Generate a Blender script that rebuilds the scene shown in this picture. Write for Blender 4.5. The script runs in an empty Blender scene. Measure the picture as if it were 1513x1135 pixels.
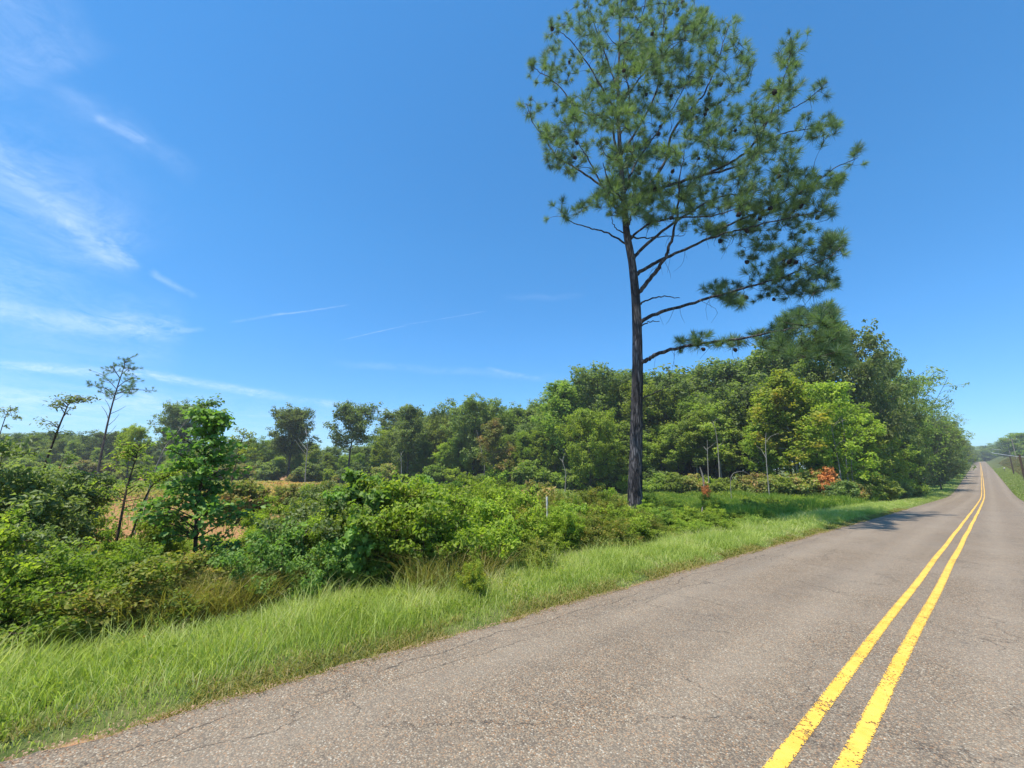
import bpy, math, random
import numpy as np
from mathutils import Vector
R = math.radians
scene = bpy.context.scene
COL = scene.collection

# ------------------------------------------------------------------ camera
FPX, W0, H0 = 590.0, 1513.0, 1135.0
PITCH, YAW, CAMH = R(12.38), R(49.39), 1.7
cam_d = bpy.data.cameras.new('camera'); cam = bpy.data.objects.new('camera', cam_d); COL.objects.link(cam)
cam_d.sensor_fit = 'HORIZONTAL'; cam_d.sensor_width = 36.0; cam_d.lens = 36.0 * FPX / W0
cam_d.clip_start = 0.05; cam_d.clip_end = 6000
cam.location = (0, 0, CAMH); cam.rotation_euler = (math.pi / 2 + PITCH, 0, YAW)
scene.camera = cam

# ------------------------------------------------------------------ light
SUN_EL, SUN_AZ = R(71), R(180)        # azimuth clockwise from +Y: the sun stands to the left of the road
sd = bpy.data.lights.new('sun', 'SUN'); sun = bpy.data.objects.new('sun', sd); COL.objects.link(sun)
sd.energy = 4.2; sd.angle = R(0.5); sd.color = (1.0, 0.95, 0.86)
sv = Vector((math.sin(SUN_AZ) * math.cos(SUN_EL), math.cos(SUN_AZ) * math.cos(SUN_EL), math.sin(SUN_EL)))
sun.rotation_euler = (-sv).to_track_quat('-Z', 'Y').to_euler(); sun.location = sv * 60
scene.view_settings.view_transform = 'Standard'; scene.view_settings.look = 'None'
scene.view_settings.exposure = 0.80; scene.view_settings.gamma = 1.0
scene.cycles.max_bounces = 8; scene.cycles.transparent_max_bounces = 12

Fh = np.array([-math.sin(YAW), math.cos(YAW)]); Rh = np.array([math.cos(YAW), math.sin(YAW)])
def ray(px, py):
    F = np.array([-math.sin(YAW) * math.cos(PITCH), math.cos(YAW) * math.cos(PITCH), math.sin(PITCH)])
    Rr = np.array([math.cos(YAW), math.sin(YAW), 0.0]); U = np.cross(Rr, F)
    return F + Rr * (px - W0 / 2) / FPX + U * (H0 / 2 - py) / FPX
def pt(px, py, D):
    """point seen at a photo pixel, D metres ahead (measured along the level view direction)"""
    d = ray(px, py); t = D / (d[0] * Fh[0] + d[1] * Fh[1]); return d * t + np.array([0, 0, CAMH])

# ------------------------------------------------------------------ node helpers
class NT:
    def __init__(s, tree): s.t = tree; s.n = tree.nodes; s.l = tree.links
    def new(s, ty, **kw):
        n = s.n.new(ty)
        for k, v in kw.items(): setattr(n, k, v)
        return n
    def put(s, sock, v):
        if isinstance(v, bpy.types.NodeSocket): s.l.new(v, sock)
        elif v is not None:
            try: sock.default_value = v
            except Exception: sock.default_value = (v[0], v[1], v[2], 1.0)
    def math(s, op, a, b=None, c=None, clamp=False):
        n = s.new('ShaderNodeMath', operation=op); n.use_clamp = clamp
        s.put(n.inputs[0], a); s.put(n.inputs[1], b); s.put(n.inputs[2], c); return n.outputs[0]
    def vmath(s, op, a, b=None):
        n = s.new('ShaderNodeVectorMath', operation=op); s.put(n.inputs[0], a); s.put(n.inputs[1], b)
        return n.outputs['Value'] if op in ('DOT_PRODUCT', 'LENGTH') else n.outputs[0]
    def noise(s, vec, scale, detail=4, rough=0.55, dist=0.0):
        n = s.new('ShaderNodeTexNoise'); s.put(n.inputs['Vector'], vec); n.inputs['Scale'].default_value = scale
        n.inputs['Detail'].default_value = detail; n.inputs['Roughness'].default_value = rough; n.inputs['Distortion'].default_value = dist
        return n.outputs['Fac']
    def mapr(s, v, a, b, c=0.0, d=1.0, smooth=True):
        n = s.new('ShaderNodeMapRange'); n.interpolation_type = 'SMOOTHSTEP' if smooth else 'LINEAR'
        for i, x in enumerate((v, a, b, c, d)): s.put(n.inputs[i], x)
        return n.outputs[0]
    def mix(s, f, a, b, mode='MIX'):
        n = s.new('ShaderNodeMix', data_type='RGBA', blend_type=mode)
        s.put(n.inputs[0], f)
        for i, v in ((6, a), (7, b)):
            if isinstance(v, bpy.types.NodeSocket): s.l.new(v, n.inputs[i])
            else: n.inputs[i].default_value = (v[0], v[1], v[2], 1.0)
        return n.outputs[2]
    def ramp(s, f, stops, interp='LINEAR'):
        n = s.new('ShaderNodeValToRGB'); n.color_ramp.interpolation = interp; e = n.color_ramp.elements
        e[0].position, e[0].color = stops[0][0], (*stops[0][1], 1)
        e[1].position, e[1].color = stops[-1][0], (*stops[-1][1], 1)
        for p, c in stops[1:-1]:
            x = e.new(p); x.color = (*c, 1)
        s.put(n.inputs[0], f); return n.outputs[0]

# ------------------------------------------------------------------ sky with cirrus
world = bpy.data.worlds.new('World'); scene.world = world; world.use_nodes = True
w = NT(world.node_tree); w.n.clear()
wo = w.new('ShaderNodeOutputWorld'); bg = w.new('ShaderNodeBackground'); w.l.new(bg.outputs[0], wo.inputs[0])
sky = w.new('ShaderNodeTexSky', sky_type='NISHITA'); sky.sun_disc = False
sky.sun_elevation = SUN_EL; sky.sun_rotation = SUN_AZ; sky.altitude = 100; sky.air_density = 1.0; sky.dust_density = 0.0; sky.ozone_density = 2.0
bg.inputs['Strength'].default_value = 0.127
hs = w.new('ShaderNodeHueSaturation'); hs.inputs['Saturation'].default_value = 1.22; hs.inputs['Value'].default_value = 1.0
w.l.new(sky.outputs[0], hs.inputs['Color'])
dirv = w.vmath('NORMALIZE', w.new('ShaderNodeTexCoord').outputs['Generated'])
sep = w.new('ShaderNodeSeparateXYZ'); w.l.new(dirv, sep.inputs[0])
zc = w.math('ADD', w.math('MAXIMUM', sep.outputs[2], 0.0), 0.12)
cmb = w.new('ShaderNodeCombineXYZ'); w.l.new(w.math('DIVIDE', sep.outputs[0], zc), cmb.inputs[0]); w.l.new(w.math('DIVIDE', sep.outputs[1], zc), cmb.inputs[1])
nz = w.noise(cmb.outputs[0], 3.0, 9, 0.66, 1.2)
nzf = w.noise(cmb.outputs[0], 9.0, 9, 0.72, 2.2)
wob = w.math('MULTIPLY', w.math('SUBTRACT', w.noise(dirv, 7.0, 4, 0.6), 0.5), 1.0)
def streak(a, b, wa, amp, wobble=0.02, soft=0.25):
    """a band of cloud along the great circle between two sky directions (given by photo pixels)"""
    A = ray(*a); A /= np.linalg.norm(A); B = ray(*b); B /= np.linalg.norm(B)
    N = np.cross(A, B); N /= np.linalg.norm(N); M = A + B; M /= np.linalg.norm(M); T = np.cross(N, M); T /= np.linalg.norm(T)
    half = math.acos(float(np.clip(A @ B, -1, 1))) / 2
    d = w.math('ADD', w.vmath('DOT_PRODUCT', dirv, tuple(N)), w.math('MULTIPLY', wob, wobble))
    g = w.math('ABSOLUTE', d)
    m1 = w.mapr(g, 0.0, wa, 1.0, 0.0)
    t = w.math('ABSOLUTE', w.vmath('DOT_PRODUCT', dirv, tuple(T)))
    m2 = w.mapr(t, math.sin(half) * (1 - soft), math.sin(half) * (1 + soft * 0.6), 1.0, 0.0)
    m3 = w.mapr(w.vmath('DOT_PRODUCT', dirv, tuple(M)), 0.2, 0.5, 0.0, 1.0)
    return w.math('MULTIPLY', w.math('MULTIPLY', m1, w.math('MULTIPLY', m2, m3)), amp)
acc = None
for a, b, wa, amp, wb in [
    ((-60, 190), (195, 405), .026, .28, .05), ((-60, 200), (190, 380), .075, .34, .06), ((150, 352), (205, 396), .012, .45, .03),
    ((-80, 536), (210, 552), .013, .80, .02), ((180, 548), (400, 583), .013, .85, .02), ((360, 578), (590, 612), .013, .45, .02),
    ((-80, 585), (290, 600), .030, .60, .03), ((-60, 620), (250, 640), .05, .40, .04), ((-40, 460), (270, 485), .032, .50, .04),
    ((200, 492), (300, 486), .007, .5, .02), ((340, 477), (420, 464), .004, .38, .012), ((410, 466), (517, 451), .0026, .42, .010),
    ((503, 503), (600, 481), .0018, .6, .006), ((596, 480), (716, 460), .0016, .38, .008),
    ((-60, -60), (95, 110), .10, .34, .08), ((80, 130), (290, 255), .034, .18, .07), ((140, 175), (215, 210), .012, .35, .03),
    ((225, 400), (290, 440), .009, .45, .03), ((500, 538), (830, 560), .014, .20, .03), ((720, 545), (800, 560), .008, .3, .02),
    ((740, 440), (860, 436), .012, .14, .03), ((-300, 420), (260, 500), .12, .32, .08), ((-200, 560), (600, 640), .07, .34, .03), ((-200, 100), (120, 420), .25, .22, .1)]:
    s_ = streak(a, b, wa, amp, wb)
    acc = s_ if acc is None else w.math('ADD', acc, s_)
tex = w.math('ADD', w.math('MULTIPLY', w.mapr(nz, .30, .74), .75), w.math('MULTIPLY', w.mapr(nzf, .34, .70), .38))
cl = w.math('MULTIPLY', acc, tex, clamp=True)
skg = w.mix(1.0, hs.outputs[0], w.ramp(sep.outputs[2], [(0, (.40, .58, .80)), (.12, (.46, .69, .90)), (.3, (.54, .86, .99)), (.5, (.60, .97, 1.04)), (1, (.66, 1.03, 1.04))]), 'MULTIPLY')
skyc = w.mix(w.math('MULTIPLY', cl, .50), skg, (5.0, 5.7, 6.9))
w.l.new(skyc, bg.inputs['Color'])

# ------------------------------------------------------------------ mesh helpers
def npmesh(name, verts, quads=None, tris=None, attr=None, smooth=False):
    me = bpy.data.meshes.new(name)
    verts = np.asarray(verts, dtype=np.float32)
    q = np.zeros((0, 4), np.int32) if quads is None else np.asarray(quads, np.int32).reshape(-1, 4)
    t = np.zeros((0, 3), np.int32) if tris is None else np.asarray(tris, np.int32).reshape(-1, 3)
    me.vertices.add(len(verts)); me.vertices.foreach_set('co', verts.ravel())
    nl = q.size + t.size; me.loops.add(nl); me.loops.foreach_set('vertex_index', np.concatenate([q.ravel(), t.ravel()]))
    me.polygons.add(len(q) + len(t))
    ls = np.concatenate([np.arange(len(q)) * 4, q.size + np.arange(len(t)) * 3]).astype(np.int32)
    lt = np.concatenate([np.full(len(q), 4), np.full(len(t), 3)]).astype(np.int32)
    me.polygons.foreach_set('loop_start', ls); me.polygons.foreach_set('loop_total', lt)
    if smooth: me.polygons.foreach_set('use_smooth', np.ones(len(ls), bool))
    me.update(calc_edges=True)
    if attr is not None:
        a = me.attributes.new('v', 'FLOAT', 'FACE'); a.data.foreach_set('value', np.asarray(attr, np.float32))
    return me
def link(name, me, mat=None, parent=None, loc=None):
    if mat is not None and len(me.materials) == 0: me.materials.append(mat)
    o = bpy.data.objects.new(name, me); COL.objects.link(o)
    if parent is not None: o.parent = parent
    if loc is not None: o.location = loc
    return o
def empty(name, loc, rz=0, sc=1.0):
    o = bpy.data.objects.new(name, None); COL.objects.link(o); o.location = loc; o.rotation_euler = (0, 0, rz)
    o.scale = (sc, sc, sc) if not isinstance(sc, tuple) else sc; o.empty_display_size = .2; return o
USED = set()
def tag(o, label, cat, group=None):
    if label in USED or len(label.split()) > 16: print('BAD LABEL', label)
    USED.add(label); o['label'] = label; o['category'] = cat
    if group: o['group'] = group
    return o
def setkind(o, k): o['kind'] = k; return o

def tubes(polys, sides=6, jitter=0.0, rng=None, vary=True):
    """polys: list of (points, radii); returns verts, quads"""
    V, Q, A, off = [], [], [], 0
    for P, rad in polys:
        P = np.asarray(P, float); n = len(P); rad = np.broadcast_to(np.asarray(rad, float), (n,))
        T = np.gradient(P, axis=0); T /= np.linalg.norm(T, axis=1, keepdims=True) + 1e-9
        ref = np.array([0.31, 0.95, 0.07]) if abs(T[0][2]) > .7 else np.array([0.05, 0.1, 1.0])
        X = np.cross(T, ref); X /= np.linalg.norm(X, axis=1, keepdims=True) + 1e-9; Y = np.cross(T, X)
        a = np.arange(sides) / sides * 2 * math.pi
        rr = rad[:, None] * np.ones((1, sides))
        if jitter and rng is not None: rr = rr * (1 + rng.normal(0, jitter, (n, sides)))
        ring = P[:, None, :] + rr[..., None] * (np.cos(a)[None, :, None] * X[:, None, :] + np.sin(a)[None, :, None] * Y[:, None, :])
        V.append(ring.reshape(-1, 3))
        i = np.arange(n - 1)[:, None] * sides; j = np.arange(sides)[None, :]; j2 = (j + 1) % sides
        Q.append(np.stack([i + j, i + j2, i + sides + j2, i + sides + j], -1).reshape(-1, 4) + off)
        off += n * sides
    return np.concatenate(V), np.concatenate(Q)
def smoothpoly(P, n):
    """resample a polyline with a Catmull-Rom curve"""
    P = np.asarray(P, float)
    if len(P) < 3:
        t = np.linspace(0, 1, n)[:, None]; return P[0] * (1 - t) + P[-1] * t
    Q = np.vstack([2 * P[0] - P[1], P, 2 * P[-1] - P[-2]]); out = []
    ts = np.linspace(0, len(P) - 1 - 1e-6, n)
    for t in ts:
        i = int(t); u = t - i; a, b, c, d = Q[i], Q[i + 1], Q[i + 2], Q[i + 3]
        out.append(.5 * ((2 * b) + (c - a) * u + (2 * a - 5 * b + 4 * c - d) * u * u + (3 * b - a - 3 * c + d) * u ** 3))
    return np.array(out)
def unit(v): return v / (np.linalg.norm(v, axis=-1, keepdims=True) + 1e-9)
def randdir(rng, n): return unit(rng.normal(0, 1, (n, 3)))

def leaves(rng, C, N, L, Wd, fold=0.25):
    """pointed leaves (two joined quads folded along the midrib): centres C, facing N, length L, width Wd"""
    n = len(C); N = unit(N); t = unit(np.cross(N, randdir(rng, n))); b = np.cross(N, t)
    L = np.broadcast_to(L, (n,))[:, None]; Wd = np.broadcast_to(Wd, (n,))[:, None]
    base = C - t * L * .5; tip = C + t * L * .5 - N * L * .12
    l = C + b * Wd * .5 + N * Wd * fold - t * L * .08; r = C - b * Wd * .5 + N * Wd * fold - t * L * .08
    V = np.stack([base, r, tip, l], 1).reshape(-1, 3); i = np.arange(n)[:, None] * 4
    T = np.concatenate([i + [0, 1, 2], i + [0, 2, 3]], 1).reshape(-1, 3)
    return V, T
def leafmesh(name, rng, C, N, L, Wd, v=None, fold=.25):
    V, T = leaves(rng, C, N, L, Wd, fold)
    if v is None: v = rng.random(len(C))
    return npmesh(name, V, tris=T, attr=np.repeat(v, 2))

# ------------------------------------------------------------------ materials
def new_mat(name):
    m = bpy.data.materials.new(name); m.use_nodes = True; t = NT(m.node_tree); t.n.clear()
    out = t.new('ShaderNodeOutputMaterial'); return m, t, out
def leaf_mat(name, cols, trans=.38, rough=.48, spec=.35, hv=.03, patch=1.2, vary=.35):
    """leaf colour from a per-leaf random number, shifted per plant and in clumps"""
    m, t, out = new_mat(name)
    at = t.new('ShaderNodeAttribute', attribute_name='v')
    oi = t.new('ShaderNodeObjectInfo'); geo = t.new('ShaderNodeNewGeometry')
    nz = t.noise(geo.outputs['Position'], patch, 3)
    f = t.math('ADD', t.math('MULTIPLY', at.outputs['Fac'], 1 - vary), t.math('MULTIPLY', t.mapr(nz, .3, .7), vary), clamp=True)
    c = t.ramp(f, cols)
    h = t.new('ShaderNodeHueSaturation'); t.l.new(c, h.inputs['Color'])
    t.l.new(t.math('ADD', t.math('MULTIPLY', oi.outputs['Random'], hv * 2), .5 - hv), h.inputs['Hue'])
    t.l.new(t.math('ADD', t.math('MULTIPLY', t.math('FRACT', t.math('MULTIPLY', oi.outputs['Random'], 7.3)), .45), .78), h.inputs['Value'])
    p = t.new('ShaderNodeBsdfPrincipled'); t.l.new(h.outputs[0], p.inputs['Base Color']); p.inputs['Roughness'].default_value = rough
    p.inputs['Specular IOR Level'].default_value = spec
    tr = t.new('ShaderNodeBsdfTranslucent')
    t.l.new(t.mix(.35, h.outputs[0], (.9, 1.0, .25), 'MULTIPLY'), tr.inputs['Color'])
    t2 = t.mix(1.0, h.outputs[0], (1.35, 1.5, .6), 'MULTIPLY'); t.l.new(t2, tr.inputs['Color'])
    mx = t.new('ShaderNodeMixShader'); mx.inputs[0].default_value = trans
    t.l.new(p.outputs[0], mx.inputs[1]); t.l.new(tr.outputs[0], mx.inputs[2]); t.l.new(mx.outputs[0], out.inputs[0]); return m
def bark_mat(name, dark, light, scale=6.0, bump=.5, stretch=.25):
    m, t, out = new_mat(name)
    tc = t.new('ShaderNodeTexCoord'); mp = t.new('ShaderNodeMapping'); t.l.new(tc.outputs['Object'], mp.inputs[0]); mp.inputs['Scale'].default_value = (1, 1, stretch)
    n1 = t.noise(mp.outputs[0], scale, 6, .65, .4)
    vo = t.new('ShaderNodeTexVoronoi', feature='DISTANCE_TO_EDGE'); t.l.new(mp.outputs[0], vo.inputs['Vector']); vo.inputs['Scale'].default_value = scale * 2.2
    crack = t.mapr(vo.outputs['Distance'], .0, .25, .25, 1.0)
    c = t.mix(t.math('MULTIPLY', t.mapr(n1, .36, .66), crack), dark, light)
    p = t.new('ShaderNodeBsdfPrincipled'); t.l.new(c, p.inputs['Base Color']); p.inputs['Roughness'].default_value = .9; p.inputs['Specular IOR Level'].default_value = .15
    b = t.new('ShaderNodeBump'); b.inputs['Strength'].default_value = bump; b.inputs['Distance'].default_value = .04
    t.l.new(t.math('ADD', crack, n1), b.inputs['Height']); t.l.new(b.outputs[0], p.inputs['Normal']); t.l.new(p.outputs[0], out.inputs[0]); return m
def plain_mat(name, a, b, scale=20, rough=.7, spec=.3):
    m, t, out = new_mat(name); tc = t.new('ShaderNodeTexCoord')
    c = t.mix(t.mapr(t.noise(tc.outputs['Object'], scale, 5), .35, .7), a, b)
    p = t.new('ShaderNodeBsdfPrincipled'); t.l.new(c, p.inputs['Base Color']); p.inputs['Roughness'].default_value = rough
    p.inputs['Specular IOR Level'].default_value = spec; t.l.new(p.outputs[0], out.inputs[0]); return m

M = {}
M['needle'] = leaf_mat('pine_needles', [(0, (.085, .150, .088)), (.45, (.145, .228, .112)), (.8, (.235, .335, .118)), (1, (.36, .44, .14))], .42, .5, .3, .008, .6, .45)
M['bark'] = bark_mat('pine_bark', (.018, .016, .017), (.19, .17, .165), 4.5, 1.0, .16)
M['twig'] = plain_mat('pine_twig', (.035, .027, .024), (.10, .08, .066), 12, .9, .1)
M['cone'] = plain_mat('pine_cone', (.012, .009, .008), (.04, .028, .022), 60, .8, .2)
M['wood'] = bark_mat('trunk_bark', (.05, .043, .036), (.17, .15, .125), 4, .5, .25)
M['pale'] = bark_mat('pale_bark', (.20, .18, .15), (.46, .43, .37), 4, .3, .2)
M['stem'] = plain_mat('shrub_stem', (.04, .025, .018), (.12, .08, .05), 15, .85, .15)
M['dark'] = leaf_mat('oak_leaves', [(0, (.095, .130, .048)), (.4, (.155, .205, .068)), (.8, (.25, .305, .090)), (1, (.36, .40, .13))], .46, .55, .25, .014, .35, .35)
M['mid'] = leaf_mat('mixed_leaves', [(0, (.115, .160, .036)), (.4, (.200, .265, .052)), (.8, (.31, .375, .070)), (1, (.42, .45, .11))], .48, .55, .25, .016, .4, .35)
M['bright'] = leaf_mat('young_leaves', [(0, (.13, .19, .028)), (.4, (.240, .315, .042)), (.8, (.36, .425, .058)), (1, (.46, .48, .09))], .48, .55, .25, .012, .4, .35)
M['autumn'] = leaf_mat('yellow_leaves', [(0, (.13, .20, .03)), (.4, (.22, .29, .04)), (.7, (.37, .36, .05)), (.88, (.46, .35, .07)), (1, (.48, .28, .09))], .42, .6, .2, .006, .45, .6)
M['orange'] = leaf_mat('red_leaves', [(0, (.34, .13, .04)), (.4, (.56, .22, .07)), (.85, (.72, .32, .10)), (1, (.66, .38, .12))], .25, .6, .2, .002, .6, .2)
M['rust'] = leaf_mat('rusty_leaves', [(0, (.12, .155, .04)), (.5, (.22, .225, .06)), (.8, (.38, .25, .09)), (1, (.44, .22, .09))], .38, .5, .3, .01, .6, .4)
M['sweetgum'] = leaf_mat('sweetgum_leaves', [(0, (.095, .165, .040)), (.5, (.150, .250, .058)), (.85, (.220, .335, .075)), (1, (.32, .42, .10))], .44, .5, .25, .006, 1.2, .3)
M['bramble'] = leaf_mat('bramble_leaves', [(0, (.125, .180, .028)), (.45, (.225, .305, .042)), (.8, (.34, .405, .058)), (.93, (.44, .43, .08)), (.97, (.42, .25, .08)), (1, (.46, .20, .09))], .48, .55, .25, .010, 1.6, .25)
M['redbramble'] = leaf_mat('reddish_bramble_leaves', [(0, (.11, .15, .026)), (.45, (.20, .245, .040)), (.72, (.33, .30, .06)), (.88, (.42, .25, .08)), (1, (.46, .19, .08))], .42, .55, .25, .008, 1.6, .35)
M['golden'] = leaf_mat('goldenrod_leaves', [(0, (.09, .15, .02)), (.45, (.17, .26, .028)), (.8, (.34, .38, .04)), (.93, (.5, .42, .04)), (1, (.62, .46, .05))], .38, .5, .3, .010, 1.6, .3)
M['olive'] = leaf_mat('dull_olive_leaves', [(0, (.105, .140, .044)), (.5, (.175, .225, .075)), (.85, (.26, .305, .115)), (1, (.38, .40, .21))], .42, .5, .3, .010, 1.6, .25)
M['grass'] = leaf_mat('grass_blades', [(0, (.19, .225, .045)), (.35, (.31, .38, .075)), (.66, (.43, .49, .14)), (.84, (.54, .53, .24)), (1, (.58, .47, .30))], .45, .55, .25, .0, .8, .3)
M['meadow'] = leaf_mat('meadow_blades', [(0, (.12, .20, .026)), (.45, (.21, .33, .040)), (.8, (.31, .42, .055)), (.93, (.42, .44, .09)), (1, (.48, .40, .14))], .45, .55, .25, .0, .35, .4)
M['weed'] = leaf_mat('weed_leaves', [(0, (.10, .165, .035)), (.35, (.19, .25, .055)), (.6, (.33, .30, .10)), (.8, (.46, .28, .12)), (1, (.50, .24, .12))], .40, .6, .2, .0, .22, .25)
M['straw'] = leaf_mat('golden_grass_blades', [(0, (.14, .16, .03)), (.5, (.30, .27, .06)), (1, (.46, .34, .12))], .36, .5, .3, .0, 1.0, .3)
M['drygrass'] = leaf_mat('bank_grass_blades', [(0, (.10, .14, .03)), (.5, (.22, .20, .07)), (1, (.36, .25, .12))], .36, .6, .2, .0, .2, .5)
M['white'] = plain_mat('white_paint', (.40, .38, .34), (.62, .60, .55), 25, .6)
M['grey'] = plain_mat('weathered_wood', (.18, .15, .12), (.38, .32, .26), 25, .85, .1)
M['post'] = plain_mat('dark_post', (.05, .035, .025), (.14, .09, .06), 25, .85, .1)
M['wire'] = plain_mat('wire_metal', (.45, .44, .42), (.62, .61, .58), 5, .5)

# ------------------------------------------------------------------ terrain
XL, XC, XR = -4.13, -1.02, 2.05
_ys = np.arange(-300, 1500, 1.0)
def _ss(a, b, x): t = np.clip((x - a) / (b - a), 0, 1); return t * t * (3 - 2 * t)
_sl = -.02097 + .0486 * _ss(66, 114, _ys) - .028 * _ss(500, 560, _ys)
_zs = np.cumsum(_sl); _zs -= np.interp(0, _ys, _zs)
def zr(Y): return np.interp(Y, _ys, _zs)
def xoff(Y): return -0.9 * (np.clip(np.asarray(Y, float) - 40, 0, None) / 220) ** 1.4
_rngT = np.random.default_rng(5)
_ph = _rngT.random((8, 4)) * 6.28
def bumps(X, Y):
    z = 0
    for k, (fx, fy, a) in enumerate([(.13, .07, .10), (.05, .11, .14), (.31, .23, .05), (.19, -.27, .05), (.7, .5, .025), (-.45, .8, .025), (1.3, .9, .012), (-1.1, 1.5, .012)]):
        z = z + a * np.sin(X * fx * 1.7 + Y * fy * 1.7 + _ph[k, 0])
    return z
def gz(X, Y):
    X = np.asarray(X, float); Y = np.asarray(Y, float); xo = xoff(Y)
    dl = (XL + xo) - X; dr = X - (XR + xo)
    z = zr(Y)
    far = _ss(40, 200, -X)
    z = z * (1 - far) + zr(np.minimum(Y, 90)) * far * .6
    out = np.maximum(dl, dr)
    z = z - .012 - .06 * _ss(-.4, .0, -out) - .02 * _ss(0, .3, out)
    z = z - .32 * _ss(.6, 3.2, dl) - .10 * _ss(3, 9, dl) + bumps(X, Y) * _ss(1.5, 8, out)
    z = z + _ss(.6, 9.0, dr) * 4.2 * _ss(70, 210, Y)
    return z
def axis(*segs):
    out = []
    for a, b, st in segs: out += list(np.arange(a, b, st))
    return np.array(out + [segs[-1][1]])
gx = axis((-900, -200, 35), (-200, -60, 7), (-60, -16, 1.6), (-16, -6, .4), (-6, -3.6, .10), (-3.6, 1.8, .9), (1.8, 3, .10), (3, 14, .7), (14, 60, 4), (60, 900, 60))
gy = axis((-300, -40, 20), (-40, -8, 2), (-8, 30, .35), (30, 90, 1.2), (90, 320, 4), (320, 1400, 40))
GX, GY = np.meshgrid(gx, gy, indexing='ij'); GZ = gz(GX, GY)
V = np.stack([GX, GY, GZ], -1).reshape(-1, 3); nY = len(gy)
i = (np.arange(len(gx) - 1)[:, None] * nY + np.arange(nY - 1)[None, :]).ravel()
ground_me = npmesh('ground', V, quads=np.stack([i, i + nY, i + nY + 1, i + 1], 1), smooth=True)
m, t, out = new_mat('ground_soil')
geo = t.new('ShaderNodeNewGeometry'); P = geo.outputs['Position']; sp = t.new('ShaderNodeSeparateXYZ'); t.l.new(P, sp.inputs[0])
n1 = t.noise(P, .35, 6, .6); n2 = t.noise(P, 3.0, 6, .65); n3 = t.noise(P, 30, 4, .7)
clay = t.mix(t.mapr(n2, .3, .7), (.46, .17, .07), (.58, .29, .13)); clay = t.mix(t.mapr(n3, .35, .75), clay, (.30, .15, .075))
grs = t.mix(t.mapr(n2, .35, .65), (.055, .085, .022), (.13, .14, .045)); grs = t.mix(t.mapr(n3, .5, .75), grs, (.17, .13, .07))
# bare red clay lies in the cleared field on the left, thin weeds elsewhere
s1 = t.math('SUBTRACT', t.math('MULTIPLY', sp.outputs[0], -.30), sp.outputs[1])
fm = t.mapr(t.math('ADD', s1, t.math('MULTIPLY', t.math('SUBTRACT', n1, .5), 14)), -2.0, 4.0)
fx = t.mapr(sp.outputs[0], -7.4, -9.5)
pm = t.mapr(t.math('ADD', n1, t.math('MULTIPLY', n2, .35)), .48, .62)
claymask = t.math('MULTIPLY', t.math('MULTIPLY', fm, fx), t.math('SUBTRACT', 1.0, t.math('MULTIPLY', pm, .35)))
col = t.mix(claymask, grs, clay)
ex = t.math('ADD', t.math('SUBTRACT', sp.outputs[0], XL), t.math('MULTIPLY', t.math('SUBTRACT', n2, .5), .35))
edge = t.math('MULTIPLY', t.mapr(ex, -.16, -.05), t.math('MULTIPLY', t.mapr(sp.outputs[0], 4, 2.5), t.mapr(sp.outputs[1], 60, 40)))
col = t.mix(edge, col, t.mix(t.mapr(n3, .3, .7), (.34, .15, .07), (.46, .27, .15)))
p = t.new('ShaderNodeBsdfPrincipled'); t.l.new(col, p.inputs['Base Color']); p.inputs['Roughness'].default_value = .95; p.inputs['Specular IOR Level'].default_value = .1
b = t.new('ShaderNodeBump'); b.inputs['Strength'].default_value = .8; b.inputs['Distance'].default_value = .06
t.l.new(t.math('ADD', n2, t.math('MULTIPLY', n3, .4)), b.inputs['Height']); t.l.new(b.outputs[0], p.inputs['Normal']); t.l.new(p.outputs[0], out.inputs[0])
setkind(link('ground', ground_me, m), 'structure')

# ------------------------------------------------------------------ road
ry = axis((-60, -10, 1.0), (-10, 25, .06), (25, 60, .25), (60, 1200, 2.0))
rng = np.random.default_rng(11)
def edge_noise(y, ph):
    return .030 * np.sin(y * 2.1 + ph) + .022 * np.sin(y * 5.3 + 2 * ph) + .014 * np.sin(y * 13.7 + ph * 3) + .010 * np.sin(y * 29 + ph) + rng.normal(0, .008, len(y))
us = np.array([0, .004, .02, .15, .3, .45, .5, .55, .7, .85, .98, .996, 1.0])
XLn = XL + edge_noise(ry, 1.0) + xoff(ry); XRn = XR + edge_noise(ry, 4.0) + xoff(ry)
X = XLn[:, None] * (1 - us) + XRn[:, None] * us
crown = .03 * (1 - (2 * us - 1) ** 2); dz = np.where((us == 0) | (us == 1), -.07, 0.0)
Z = zr(ry)[:, None] + crown + dz
V = np.stack([X, np.repeat(ry[:, None], len(us), 1), Z], -1).reshape(-1, 3); nU = len(us)
i = (np.arange(len(ry) - 1)[:, None] * nU + np.arange(nU - 1)[None, :]).ravel()
road_me = npmesh('road', V, quads=np.stack([i, i + 1, i + nU + 1, i + nU], 1), smooth=True)
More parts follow.
